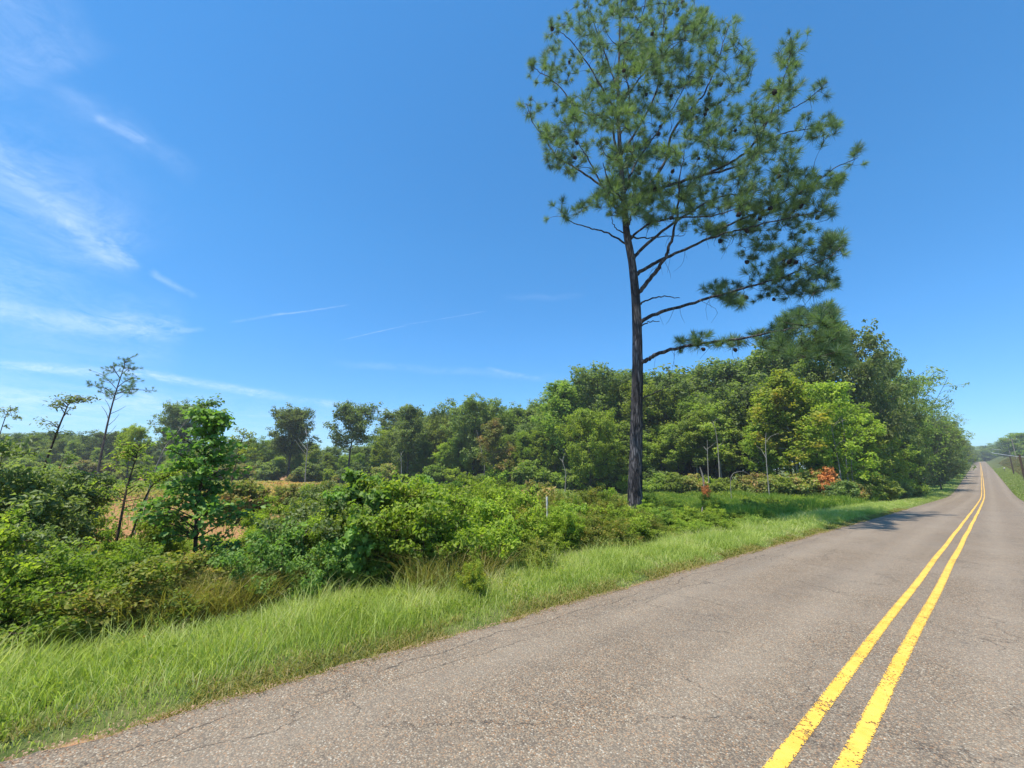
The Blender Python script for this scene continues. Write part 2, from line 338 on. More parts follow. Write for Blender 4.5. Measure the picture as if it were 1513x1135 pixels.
def road_nodes(t, P):
    """chip-seal aggregate colour, height and cracks"""
    sp = t.new('ShaderNodeSeparateXYZ'); t.l.new(P, sp.inputs[0])
    def vor(scale, ft='F1', rnd=1.0, vec=None):
        v = t.new('ShaderNodeTexVoronoi', feature=ft); t.put(v.inputs['Vector'], vec or P); v.inputs['Scale'].default_value = scale; v.inputs['Randomness'].default_value = rnd; return v
    v1 = vor(95)
    sc = t.new('ShaderNodeSeparateColor'); t.l.new(v1.outputs['Color'], sc.inputs[0])
    stone = t.ramp(sc.outputs[0], [(0, (.085, .062, .045)), (.25, (.18, .135, .095)), (.5, (.27, .21, .15)), (.68, (.34, .275, .20)), (.80, (.33, .19, .10)), (.88, (.37, .20, .10)), (.94, (.42, .36, .28)), (1, (.56, .51, .43))])
    gap = t.mapr(v1.outputs['Distance'], .45, .75)
    c = t.mix(t.math('MULTIPLY', gap, .75), stone, (.075, .062, .052))
    big = t.noise(P, .55, 5, .6); med = t.noise(P, 6.0, 5, .6)
    c = t.mix(t.mapr(big, .3, .7, 0, .35), c, (.30, .245, .195)); c = t.mix(t.mapr(med, .25, .75, .25, 0), c, (.10, .085, .075))
    c = t.mix(t.math('MULTIPLY', t.mapr(t.noise(t.vmath('MULTIPLY', P, (1.0, .12, 1.0)), 1.4, 4, .6), .45, .75), .30), c, (.13, .11, .095))
    sp_ = vor(.9); c = t.mix(t.math('MULTIPLY', t.mapr(t.math('ADD', sp_.outputs['Distance'], t.math('MULTIPLY', med, .05)), .045, .075, 1, 0), .55), c, (.07, .06, .055))
    # wheel paths a little paler
    dx = t.math('ABSOLUTE', t.math('SUBTRACT', t.math('ABSOLUTE', t.math('SUBTRACT', sp.outputs[0], XC)), 1.55))
    wp = t.mapr(t.math('ABSOLUTE', t.math('SUBTRACT', dx, .75)), .0, .45, 1, 0)
    c = t.mix(t.math('MULTIPLY', wp, .14), c, (.42, .35, .28))
    # cracks
    dn = t.new('ShaderNodeTexNoise'); t.put(dn.inputs['Vector'], P); dn.inputs['Scale'].default_value = 2.2; dn.inputs['Detail'].default_value = 6; dn.inputs['Roughness'].default_value = .7
    off = t.vmath('SCALE', t.vmath('SUBTRACT', dn.outputs['Color'], (.5, .5, .5))); off.node.inputs['Scale'].default_value = .55
    PP = t.vmath('ADD', P, off)
    e1 = vor(.42, 'DISTANCE_TO_EDGE', 1.0, PP); e2 = vor(1.1, 'DISTANCE_TO_EDGE', 1.0, PP)
    k1 = t.mapr(e1.outputs['Distance'], .0012, .0035, 1, 0); k2 = t.mapr(e2.outputs['Distance'], .003, .008, 1, 0)
    k1 = t.math('MULTIPLY', k1, t.mapr(t.noise(P, .9, 3), .40, .52)); k2 = t.math('MULTIPLY', k2, t.mapr(t.noise(P, .5, 3), .54, .62))
    lx = t.math('ADD', t.math('ADD', sp.outputs[0], -(XL + .34)), t.math('MULTIPLY', t.math('SUBTRACT', t.noise(P, 1.1, 6, .65), .5), .55))
    k3 = t.math('MULTIPLY', t.mapr(t.math('ABSOLUTE', lx), .004, .012, 1, 0), t.mapr(t.noise(P, .7, 2), .36, .46))
    lx2 = t.math('ADD', t.math('ADD', sp.outputs[0], -(XL + .62)), t.math('MULTIPLY', t.math('SUBTRACT', t.noise(P, .8, 6, .65), .5), .7))
    k4 = t.math('MULTIPLY', t.mapr(t.math('ABSOLUTE', lx2), .003, .009, 1, 0), t.mapr(t.noise(P, .6, 2), .45, .55))
    crack = t.math('MAXIMUM', t.math('MAXIMUM', k1, k2), t.math('MAXIMUM', k3, k4))
    brk = t.mapr(t.noise(P, 25, 3), .3, .5)
    crack = t.math('MULTIPLY', crack, brk)
    h = t.math('SUBTRACT', t.math('SUBTRACT', 1.0, v1.outputs['Distance']), t.math('MULTIPLY', crack, 1.2))
    return c, h, crack, sc, sp, med
m, t, out = new_mat('chip_seal_asphalt')
P = t.new('ShaderNodeNewGeometry').outputs['Position']; c, h, crack, sc, sp, med = road_nodes(t, P)
c = t.mix(1.0, c, (.92, .915, .85), 'MULTIPLY')
c = t.mix(t.math('MULTIPLY', crack, .62), c, (.03, .025, .022))
p = t.new('ShaderNodeBsdfPrincipled'); t.l.new(c, p.inputs['Base Color']); p.inputs['Roughness'].default_value = .78; p.inputs['Specular IOR Level'].default_value = .3
b = t.new('ShaderNodeBump'); b.inputs['Strength'].default_value = .55; b.inputs['Distance'].default_value = .006; t.l.new(h, b.inputs['Height']); t.l.new(b.outputs[0], p.inputs['Normal']); t.l.new(p.outputs[0], out.inputs[0])
road = setkind(link('road', road_me, m), 'structure')
# double yellow line, each a worn painted sheet 4 mm above the road
m, t, out = new_mat('yellow_road_paint')
P = t.new('ShaderNodeNewGeometry').outputs['Position']; c, h, crack, sc, sp, med = road_nodes(t, P)
uv = t.new('ShaderNodeAttribute', attribute_name='v')   # 0 at the middle of the stripe, 1 at its edge
ed = t.mapr(uv.outputs['Fac'], .62, 1.05)
wear = t.math('ADD', t.math('MULTIPLY', ed, .62), t.math('MULTIPLY', t.math('SUBTRACT', t.noise(P, 1.6, 5), .46), .75))
keep = t.math('GREATER_THAN', t.math('ADD', sc.outputs[1], t.math('MULTIPLY', t.noise(P, 60, 2), .2)), t.math('ADD', t.math('MAXIMUM', wear, 0.0), .10))
keep = t.math('MULTIPLY', keep, t.math('SUBTRACT', 1.0, crack))
yc = t.mix(t.mapr(med, .3, .7), (.72, .395, .045), (.79, .47, .08)); yc = t.mix(t.mapr(sc.outputs[2], .6, 1, 0, .25), yc, (.62, .38, .05))
p = t.new('ShaderNodeBsdfPrincipled'); t.l.new(yc, p.inputs['Base Color']); p.inputs['Roughness'].default_value = .6
b = t.new('ShaderNodeBump'); b.inputs['Strength'].default_value = .4; b.inputs['Distance'].default_value = .005; t.l.new(h, b.inputs['Height']); t.l.new(b.outputs[0], p.inputs['Normal'])
tp = t.new('ShaderNodeBsdfTransparent'); mx = t.new('ShaderNodeMixShader'); t.l.new(keep, mx.inputs[0]); t.l.new(tp.outputs[0], mx.inputs[1]); t.l.new(p.outputs[0], mx.inputs[2]); t.l.new(mx.outputs[0], out.inputs[0])
for cx_, hw in ((XC - .108, .049), (XC + .166, .053)):
    uu = np.array([-1, -.75, -.5, 0, .5, .75, 1.0]); yy = ry[ry < 460]
    X = (cx_ + xoff(yy) + .006 * np.sin(yy * .9 + hw * 99))[:, None] + uu * hw
    u_r = (X - (XL + xoff(yy))[:, None]) / (XR - XL)
    Z = zr(yy)[:, None] + np.interp(u_r, us, crown) + .004 + .00012 * np.clip(yy[:, None] - 20, 0, 200)
    V = np.stack([X, np.repeat(yy[:, None], 7, 1), Z], -1).reshape(-1, 3)
    i = (np.arange(len(yy) - 1)[:, None] * 7 + np.arange(6)[None, :]).ravel()
    me = npmesh('centre_line', V, quads=np.stack([i, i + 1, i + 8, i + 7], 1))
    a = me.attributes.new('v', 'FLOAT', 'POINT'); a.data.foreach_set('value', np.tile(np.abs(uu), len(yy)).astype(np.float32))
    link('centre_line', me, m, road)

# ------------------------------------------------------------------ the big pine
rng = np.random.default_rng(3)
PB = np.array([-10.9, 16.6]); DP = float(PB @ Fh); PZ = float(gz(*PB)) - .12
pine = empty('pine_tree', (PB[0], PB[1], PZ)); O = np.array([PB[0], PB[1], PZ])
tag(pine, 'tall lone pine with dark trunk and cone laden crown standing among the roadside brush', 'tree')
tk = [(937, 772), (938, 735), (939, 700), (941, 600), (942, 532), (940, 453), (934, 389), (926, 346), (922, 300), (919, 268), (915, 200), (913, 140), (915, 80), (916, 36), (918, 0), (921, -45)]
TP = np.array([pt(a, b, DP) for a, b in tk]); TP[0] = O + np.array([0, 0, -.1]); TP = smoothpoly(TP, 70)
hgt = (TP[:, 2] - TP[0, 2]) / (TP[-1, 2] - TP[0, 2])
TR = np.interp(hgt, [0, .015, .04, .1, .3, .45, .6, .75, 1], [.50, .40, .335, .295, .235, .175, .11, .07, .015])
V, Q = tubes([(TP - O, TR)], 22, .035, rng); link('trunk', npmesh('pine_trunk', V, quads=Q, smooth=True), M['bark'], pine)
# (pixel polyline, depth change at the tip in metres, root radius)
limbs = [
 ([(944, 541), (958, 531), (975, 522), (1010, 512), (1060, 505), (1110, 498), (1160, 487), (1212, 476)], -4.2, .105),
 ([(943, 478), (950, 474), (975, 462), (1015, 450), (1060, 437), (1110, 423), (1160, 408), (1215, 385), (1246, 365)], -1.6, .10),
 ([(943, 478), (958, 476), (975, 475)], -.3, .04), ([(941, 449), (955, 444), (980, 438), (1005, 441)], -.5, .05),
 ([(939, 442), (953, 422), (970, 400), (984, 378), (992, 357), (1000, 325), (1003, 285), (1004, 262), (1012, 225)], -3.0, .11),
 ([(936, 410), (950, 399), (975, 385), (1010, 369), (1060, 348), (1100, 338), (1152, 325), (1215, 312)], -1.2, .10),
 ([(933, 385), (950, 366), (988, 335), (1031, 307), (1060, 292), (1095, 288), (1140, 300)], 1.5, .09),
 ([(929, 352), (945, 352), (975, 350), (1010, 348)], 2.2, .05),
 ([(923, 305), (945, 289), (981, 243), (995, 193), (1020, 162), (1042, 136), (1056, 103), (1070, 60), (1076, 38)], .8, .09),
 ([(945, 289), (985, 275), (1030, 262), (1060, 250), (1099, 228), (1120, 203), (1135, 178), (1153, 132), (1163, 100), (1170, 68)], -1.2, .085),
 ([(1060, 340), (1100, 322), (1140, 308), (1163, 296), (1200, 272), (1238, 246), (1268, 234)], .3, .055),
 ([(1040, 258), (1090, 245), (1140, 205), (1180, 192), (1231, 186)], 1.8, .06),
 ([(1135, 178), (1160, 165), (1190, 150), (1222, 122)], -.6, .035),
 ([(924, 362), (912, 352), (890, 342), (870, 336), (846, 328), (830, 320)], -1.4, .05), ([(922, 345), (910, 337), (903, 322)], -.6, .035),
 ([(921, 315), (903, 300), (885, 265), (867, 232), (850, 205)], -2.0, .06),
 ([(920, 300), (900, 283), (863, 257), (824, 232), (805, 205), (788, 182), (778, 155)], 1.0, .065),
 ([(917, 245), (908, 210), (903, 178), (880, 170), (856, 164), (824, 125), (800, 108), (788, 98)], .4, .065),
 ([(915, 175), (895, 140), (872, 100), (845, 62), (822, 42)], -1.2, .05), ([(914, 130), (896, 85), (880, 40), (868, 5)], 1.4, .045),
 ([(918, 235), (945, 185), (970, 136), (976, 90), (980, 36), (985, -10)], -1.5, .06), ([(915, 110), (935, 65), (950, 20), (960, -30)], 1.0, .04),
 ([(916, 160), (950, 110), (985, 80), (1015, 50), (1030, 20)], 2.2, .05), ([(921, 285), (940, 240), (965, 205), (1000, 150), (1030, 90)], 2.8, .06),
 ([(922, 300), (915, 290), (900, 270), (890, 240)], -3.4, .06), ([(926, 335), (930, 328), (935, 312), (945, 300)], -3.2, .05),
 ([(921, 290), (930, 262), (925, 235), (935, 200)], 3.2, .055), ([(917, 205), (925, 185), (930, 150), (925, 110)], -2.8, .05),
 ([(941, 592), (952, 588), (966, 581), (986, 572)], -.6, .045), ([(929, 355), (960, 330), (1005, 322), (1060, 318), (1105, 300)], -3.2, .06),
]
LB = []
for P_, dd, r0 in limbs:
    n = len(P_); ts = np.linspace(0, 1, n) ** 1.15
    # a limb that leaves another limb starts at that limb's depth
    d0 = {9: .1, 10: -.45, 11: -.2, 12: -.9}.get(len(LB), 0.0)
    L3 = np.array([pt(a, b, DP + d0 + (dd - d0) * tt) for (a, b), tt in zip(P_, ts)])
    if d0 == 0: # root on the trunk axis
        kz = np.argmin(np.abs(TP[:, 2] - L3[0, 2])); L3[0] = TP[kz]
    L3 = smoothpoly(L3, n * 5); L3[2:] += rng.normal(0, .02, L3[2:].shape)
    LB.append(L3); rr = np.interp(np.linspace(0, 1, len(L3)), [0, .08, 1], [r0 * 1.35, r0, .016])
    V, Q = tubes([(L3 - O, rr)], 9, .06, rng); link('branch', npmesh('pine_branch', V, quads=Q, smooth=True), M['bark'], pine)
# twigs: the crown is filled with shoot tips, each joined to the nearest wood
def inpoly(p, poly):
    x, y = p; c = False; n = len(poly); j = n - 1
    for i in range(n):
        xi, yi = poly[i]; xj, yj = poly[j]
        if (yi > y) != (yj > y) and x < (xj - xi) * (y - yi) / (yj - yi) + xi: c = not c
        j = i
    return c
upper = [(776, 175), (782, 140), (795, 100), (812, 60), (812, 40), (835, 20), (860, 0), (900, -50), (960, -75), (1020, -40), (1040, 5), (1060, 45), (1072, 30), (1088, 40), (1095, 60), (1112, 68), (1118, 95), (1140, 118), (1150, 75), (1165, 58), (1190, 68), (1180, 95), (1172, 120),
         (1200, 130), (1205, 108), (1225, 120), (1232, 165), (1242, 185), (1232, 215), (1200, 222), (1190, 245), (1215, 262), (1260, 228), (1275, 238), (1245, 270), (1232, 300), (1238, 320), (1195, 330), (1150, 338), (1110, 352), (1075, 385), (1060, 350), (1010, 345), (960, 338), (945, 330), (915, 325), (880, 315), (840, 330), (828, 318), (840, 300), (870, 300), (885, 275), (840, 262), (805, 245), (800, 215), (770, 172)]
low2 = [(1000, 440), (1050, 425), (1085, 410), (1130, 402), (1150, 380), (1165, 358), (1190, 358), (1225, 345), (1262, 348), (1248, 375), (1225, 395), (1245, 425), (1205, 440), (1150, 448), (1095, 458), (1060, 445)]
low1 = [(992, 500), (1040, 490), (1065, 502), (1100, 505), (1140, 478), (1190, 455), (1225, 448), (1245, 490), (1262, 545), (1215, 545), (1165, 530), (1120, 515), (1060, 515), (1005, 522)]
holes = [(981, 203, 17), (1030, 178, 13), (1000, 262, 10), (1120, 250, 12), (955, 262, 9), (1185, 235, 14), (870, 195, 9), (1080, 190, 9), (1060, 388, 22), (1135, 150, 12), (840, 215, 8), (945, 150, 7), (1190, 345, 10)]
att = []
def sample(poly, n, dlo, dhi):
    xs = [p[0] for p in poly]; ys = [p[1] for p in poly]; k = 0
    while k < n:
        q = (rng.uniform(min(xs), max(xs)), rng.uniform(min(ys), max(ys)))
        if not inpoly(q, poly) or any((q[0] - a) ** 2 + (q[1] - b) ** 2 < r * r for a, b, r in holes): continue
        cd_ = rng.uniform(-1, 1); m_ = int(rng.integers(2, 10)); sp_ = rng.uniform(7, 15)
        for _ in range(m_):
            q2 = (q[0] + rng.normal(0, sp_), q[1] + rng.normal(0, sp_ * .75))
            if inpoly(q2, poly): att.append((q2[0], q2[1], dlo, dhi, cd_ + rng.normal(0, .10))); k += 1
sample(upper, 2350, -1, 1); sample(low2, 240, -2.6, 1.4); sample(low1, 300, -5.2, .2); sample([(1075, 345), (1205, 330), (1215, 350), (1170, 375), (1120, 400), (1060, 425), (1020, 430), (1050, 395)], 60, -2.0, 1.5)
nodes = np.concatenate([L[int(len(L) * .25):] for L in LB] + [TP[46:]])
nodes_par = np.concatenate([np.gradient(L, axis=0)[int(len(L) * .25):] for L in LB] + [np.gradient(TP, axis=0)[46:]])
A3 = []
TIPS = [L[-1] for L, q in zip(LB, limbs) if len(q[0]) > 4]
for px_, py_, lo, hi, cd_ in att:
    if lo == -1 and hi == 1:
        r_ = min(1.0, math.hypot((px_ - 985) / 260, (py_ - 170) / 210)); hw = 4.6 * math.sqrt(max(.04, 1 - r_ * r_))
        d_ = hw * cd_ - .5 * (px_ > 1100)
    else: d_ = (lo + (hi - lo) * (cd_ * .5 + .5)) * (.35 + .65 * np.clip((px_ - 990) / 180, 0, 1))
    A3.append(pt(px_, py_, DP + d_ + .5))
A3 += [T_ + rng.normal(0, .28, 3) for T_ in TIPS for _ in range(7)]; A3 = np.array(A3)
d0 = np.array([np.min(np.sum((nodes - a) ** 2, 1)) for a in A3]); order = np.argsort(d0)
twigs, tips, tdirs = [], [], []
NB = np.zeros((len(nodes) + 30000, 3)); ND = np.zeros_like(NB); NB[:len(nodes)] = nodes; ND[:len(nodes)] = unit(nodes_par); nn = len(nodes)
for k in order:
    a = A3[k]; dd = np.sum((NB[:nn] - a) ** 2 * [1, 1, 1.3], 1) + .6 * np.clip(NB[:nn, 2] - a[2], 0, 3); j = int(np.argmin(dd)); s = NB[j]
    L = np.linalg.norm(a - s)
    if L < .12: continue
    n = max(4, int(L / .3) + 2); u = np.linspace(0, 1, n)[:, None]
    ctrl = s + ND[j] * L * .45 + np.array([0, 0, -.05 * L])
    P_ = (1 - u) ** 2 * s + 2 * u * (1 - u) * ctrl + u * u * a + np.array([0, 0, 1]) * (u ** 3) * .10
    P_[1:-1] += rng.normal(0, .015, P_[1:-1].shape)
    twigs.append((P_ - O, np.linspace(min(.032, .010 + .009 * L), .006, n)))
    g = unit(np.gradient(P_, axis=0)); m_ = n - 1; NB[nn:nn + m_] = P_[1:]; ND[nn:nn + m_] = g[1:]; nn += m_
    tips.append(P_[-1]); tdirs.append(unit(g[-1] + np.array([0, 0, .55]) + rng.normal(0, .15, 3)))
# bare hanging twigs under the limbs
for L3, n_ in ((LB[5], 12), (LB[1], 8), (LB[4], 7), (LB[6], 6), (LB[0], 7)):
    for q in range(n_):
        s = L3[rng.integers(int(len(L3) * .25), int(len(L3) * .75))]; e = s + np.array([rng.normal(0, .35), rng.normal(0, .35), -rng.uniform(.2, 1.1)])
        mid = (s + e) / 2 + rng.normal(0, .15, 3); twigs.append((smoothpoly([s, mid, e], 6) - O, np.linspace(.011, .004, 6)))
V, Q = tubes(twigs, 4); link('twigs', npmesh('pine_twigs', V, quads=Q, smooth=True), M['twig'], pine)
def needles(rng, tips, dirs, per, ln, wd, spread=(5, 95), back=.22):
    """bottle-brush shoots: thin needles fanning from the last stretch of each twig"""
    n = len(tips) * per; tp = np.repeat(tips, per, 0); dr = np.repeat(dirs, per, 0)
    sz = np.repeat(rng.uniform(.6, 1.15, len(tips)), per)
    al = rng.random(n) ** .8; th = np.radians(spread[0] + (spread[1] - spread[0]) * al * rng.uniform(.75, 1.0, n))
    side = unit(np.cross(dr, randdir(rng, n))); d = dr * np.cos(th)[:, None] + side * np.sin(th)[:, None]
    base = tp - dr * (al * back * rng.random(n))[:, None] * sz[:, None]
    L = ln * rng.uniform(.75, 1.15, n) * sz; s2 = unit(np.cross(d, randdir(rng, n)))
    midp = base + d * (L * .55)[:, None]; tip = base + d * L[:, None] + np.array([0, 0, -.10]) * (L * al)[:, None]
    V = np.stack([base - s2 * wd * .5, base + s2 * wd * .5, midp + s2 * wd * .5, tip, midp - s2 * wd * .5], 1).reshape(-1, 3)
    i = np.arange(n)[:, None] * 5
    Q = (i + [0, 1, 2, 4]); T = (i + [4, 2, 3]); v = np.clip(np.repeat(rng.random(len(tips)), per) * .6 + rng.random(n) * .4, 0, 1)
    return V, Q, T, v
tips = np.array(tips); tdirs = np.array(tdirs)
V, Q, T, v = needles(rng, tips - O, tdirs, 100, .45, .0105)
link('needles', npmesh('pine_needles', V, quads=Q, tris=T, attr=np.concatenate([v, v])), M['needle'], pine)
# cones
def cone_mesh():
    V, F = [], []; rings = [(0, .012), (.012, .03), (.035, .04), (.06, .036), (.085, .022), (.1, .006)]
    vs = []
    for k, (z, r) in enumerate(rings):
        for q in range(8):
            a = (q + .5 * (k % 2)) / 8 * 2 * math.pi; f = r * (1.18 if q % 2 == k % 2 else .85); vs.append((f * math.cos(a), f * math.sin(a), z - .10))
    q_ = []
    for k in range(5):
        for j in range(8): q_.append((k * 8 + j, k * 8 + (j + 1) % 8, k * 8 + 8 + (j + 1) % 8, k * 8 + 8 + j))
    return npmesh('pine_cone', np.array(vs) * 1.25, quads=q_)
cm = cone_mesh(); cand = [k for k in range(len(tips))]
wts = np.array([1.0 + 2.5 * (np.linalg.norm(tips[k][:2] - TP[40][:2]) > 2.5) for k in cand]); wts /= wts.sum()
for k in rng.choice(cand, 98, replace=False, p=wts):
    o = link('pine_cone', cm, M['cone'], pine, tuple(tips[k] - O - tdirs[k] * rng.uniform(.15, .35)))
    o.rotation_euler = (rng.uniform(-1, 1), rng.uniform(-1, 1), rng.uniform(0, 6)); s_ = rng.uniform(1.5, 2.3); o.scale = (s_, s_, s_)

# ------------------------------------------------------------------ deciduous tree kinds
def grow_tree(seed, H, R_, start, prof, nl=16, ns=7, tr=.22, per=24, ls=.30, clump=.75, droop=0.0, lean=.0, up=.55, sub=3):
    """trunk, limbs and side shoots; leaves in clumps round the shoot ends"""
    rng = np.random.default_rng(seed)
    n = 14; zs = np.linspace(0, 1, n); wx = np.cumsum(rng.normal(0, .018 * H, n)) * zs; wy = np.cumsum(rng.normal(0, .018 * H, n)) * zs
    T_ = np.stack([wx * .5 + lean * H * zs ** 1.5, wy * .5, zs * H * .97], 1); T_[0] = (0, 0, -.3)
    wood = [(smoothpoly(T_, 26), np.interp(np.linspace(0, 1, 26), [0, .05, .4, .8, 1], [tr * 1.35, tr, tr * .7, tr * .3, .02]))]
    anchors = []
    ang = rng.uniform(0, 6.28)
    for k in range(nl):
        f = start + (1 - start) * ((k + rng.random()) / nl) ** .9; f = min(f, .97)
        s = np.array([np.interp(f * .97 * H, T_[:, 2], T_[:, c]) for c in range(3)]); ang += 2.4 + rng.normal(0, .35)
        Rr = R_ * prof((f - start) / (1 - start)) * rng.uniform(.72, 1.15); el = rng.normal(up, .15) + .35 * f
        d = np.array([math.cos(ang), math.sin(ang), 0]); e = s + d * Rr + np.array([0, 0, Rr * math.tan(min(el, 1.1)) * .75 - droop * Rr])
        e[2] = min(e[2], H * rng.uniform(.93, 1.0)); mid = (s + e) / 2 + np.array([0, 0, -.08 * Rr]) + rng.normal(0, .06 * Rr + .05, 3)
        P_ = smoothpoly([s, mid, e], 8); r0 = tr * .36 * (1 - f * .6); wood.append((P_, np.linspace(r0, .018, 8)))
        for q in range(ns):
            u = (q + 1) / ns; s2 = P_[min(7, int(u * 7.2))]; a2 = ang + rng.normal(0, .95); l2 = Rr * rng.uniform(.22, .5) * (1.15 - .5 * u) + .3
            e2 = s2 + np.array([math.cos(a2) * l2, math.sin(a2) * l2, l2 * rng.uniform(-.15, .75) - droop * l2])
            wood.append((np.array([s2, (s2 + e2) / 2 + rng.normal(0, .08, 3), e2]), np.array([.03, .02, .01]) * (tr / .22)))
            for w_ in range(sub + 2): anchors.append(s2 + (e2 - s2) * rng.uniform(.3, 1.2) + rng.normal(0, .5 * clump, 3))
    anchors = np.array(anchors); cs = clump * .74 * rng.uniform(.5, 1.35, len(anchors))
    npl = np.maximum(4, (per * 1.65 * (cs / clump) ** 2)).astype(int); idx = np.repeat(np.arange(len(anchors)), npl); N_ = len(idx)
    d = randdir(rng, N_); d[:, 2] = np.where(rng.random(N_) < .55, np.abs(d[:, 2]), d[:, 2]); rad = rng.random(N_) ** .75 * 1.12
    C = anchors[idx] + d * (cs[idx] * rad)[:, None] * [1, 1, .85]
    Nn = unit(d + np.array([0, 0, .55]) + rng.normal(0, .55, (N_, 3)))
    L = ls * 1.22 * rng.uniform(.65, 1.35, N_)
    cv = rng.random(len(anchors)); v = np.clip(cv[idx] * .55 + rng.random(N_) * .45, 0, 1)
    V, Q = tubes(wood, 6); tm = npmesh('tree_wood', V, quads=Q, smooth=True)
    cmh = leafmesh('tree_leaves', rng, C, Nn, L, L * .62, v)
    return tm, cmh, H
rnd = lambda f: math.sqrt(max(.05, 1 - ((f - .42) / .62) ** 2))
tall = lambda f: .55 + .45 * math.sin(min(1, f * 1.15) * math.pi) - .25 * f
con = lambda f: 1.05 - .9 * f
col_ = lambda f: .8 - .35 * abs(f - .4)
K = {
 'oak0': grow_tree(21, 17, 5.0, .32, rnd, 20, 7, .30, 26, .30, .95), 'oak1': grow_tree(22, 17, 4.6, .42, rnd, 20, 7, .26, 26, .30, .95),
 'oak2': grow_tree(23, 17, 5.2, .22, rnd, 24, 7, .30, 24, .30, .95), 'full0': grow_tree(24, 14, 4.4, .10, rnd, 26, 7, .22, 24, .28, .9),
 'full1': grow_tree(25, 14, 4.0, .06, con, 28, 7, .20, 24, .28, .85), 'tall0': grow_tree(26, 18, 3.2, .25, tall, 24, 7, .20, 24, .27, .85),
 'tall1': grow_tree(27, 18, 3.0, .38, tall, 22, 7, .18, 24, .27, .85), 'slim0': grow_tree(28, 12, 2.2, .30, col_, 22, 6, .11, 20, .22, .62),
 'slim1': grow_tree(29, 12, 2.5, .34, con, 20, 6, .11, 20, .22, .62), 'airy0': grow_tree(30, 16, 4.6, .12, rnd, 30, 8, .16, 6, .20, .60, up=.85, sub=3),
 'tier0': grow_tree(31, 14, 4.2, .10, rnd, 26, 8, .18, 18, .26, .75, droop=.12, up=.12),
 'oakt': grow_tree(33, 16, 3.9, .38, rnd, 26, 8, .26, 28, .28, .95, up=.6),
}
_o = ['first', 'second', 'third', 'fourth', 'fifth', 'sixth', 'seventh', 'eighth', 'ninth']
WORDS = _o + ['tenth', 'eleventh', 'twelfth', 'thirteenth', 'fourteenth', 'fifteenth', 'sixteenth', 'seventeenth', 'eighteenth', 'nineteenth']
for _t in ('twent', 'thirt', 'fort', 'fift', 'sixt', 'sevent', 'eight', 'ninet'): WORDS += [_t + 'ieth'] + [_t + 'y-' + x for x in _o]
WCACHE = {}
def variant(kind, mat, wmat='wood'):
    """mesh of a kind with a given leaf material (mesh data shared by all copies)"""
    key = (kind, mat, wmat)
    if key not in WCACHE:
        tm, cm_, H = K[kind]; a = tm.copy(); b_ = cm_.copy(); a.materials.clear(); b_.materials.clear(); a.materials.append(M[wmat]); b_.materials.append(M[mat]); WCACHE[key] = (a, b_, H)
    return WCACHE[key]
prng = random.Random(4)
def plant_tree(x, y, H, kind, mat, name='deciduous_tree', wide=1.0, wmat='wood', rz=None, label=None, group=None, cat='tree', crown='crown'):
    a, b_, H0_ = variant(kind, mat, wmat); s = H / H0_
    e = empty(name, (x, y, float(gz(x, y)) - (.05 if y < 200 else 1.4 if y < 500 else 3.2)), prng.uniform(0, 6.28) if rz is None else rz, (s * wide, s * wide, s))
    link('trunk', a, None, e); link(crown, b_, None, e)
    if label: tag(e, label, cat, group)
    return e
def H_at(px, top, D):
    p_ = pt(px, top, D); return p_[0], p_[1], (p_[2] - float(gz(p_[0], p_[1]))) * (.95 if D > 35 else 1.0)

# named trees of the far tree line: (px, top py, distance, kind, leaves, width, wood, label)
named = [
 (272, 598, 88, 'oakt', 'dark', .95, 'wood', 'lone round-headed tree rising above the left end of the tree line, behind the leafy sapling'),
 (437, 604, 84, 'oakt', 'dark', .98, 'wood', 'dark oval tree standing above the line with a pale dead trunk in front'),
 (523, 594, 80, 'oak1', 'dark', .92, 'wood', 'very dark round tree with sky around its crown, behind the tallest green shrub'),
 (608, 597, 76, 'tall0', 'dark', 1.1, 'wood', 'dark tree where the wood steps up right of the sky gap'),
 (700, 585, 74, 'oak0', 'dark', 1.0, 'wood', 'broad dark crown above the rust topped tree'),
 (730, 618, 66, 'slim1', 'rust', 1.1, 'pale', 'slender tree with a rust coloured top at the wood edge'),
 (838, 560, 64, 'tall0', 'mid', 1.25, 'wood', 'grey-green tall tree where the wood rises toward the big pine'),
 (880, 541, 66, 'oak0', 'dark', .95, 'wood', 'rounded dark crown, highest left of the pine trunk'),
 (868, 605, 54, 'full0', 'bright', .9, 'wood', 'light green leafy tree just left of the pine trunk'),
 (1155, 548, 44, 'slim1', 'autumn', 1.2, 'pale', 'yellow and orange tree with a thin pale trunk at the wood edge'),
 (1240, 486, 50, 'oak2', 'dark', .68, 'wood', 'tallest dark green tree at the crest of the right hand wood'),
 (1205, 560, 43, 'tier0', 'bright', .9, 'wood', 'light green layered tree right of the yellow tree'),
 (1285, 522, 56, 'oak2', 'dark', .58, 'wood', 'dark tree on the slope of the wood down toward the road'),
 (1316, 560, 60, 'oak2', 'mid', .58, 'wood', 'mid green tree where the wood drops beside the wispy tree'),
 (203, 628, 62, 'oak1', 'bright', .75, 'wood', 'small yellow-green flat topped tree against the sky beside the thin pine'),
]
for px_, top, D, kind, mat, wd, wm, lab in named:
    x, y, H = H_at(px_, top, D); plant_tree(x, y, H, kind, mat, 'deciduous_tree', wd, wm, None, lab)
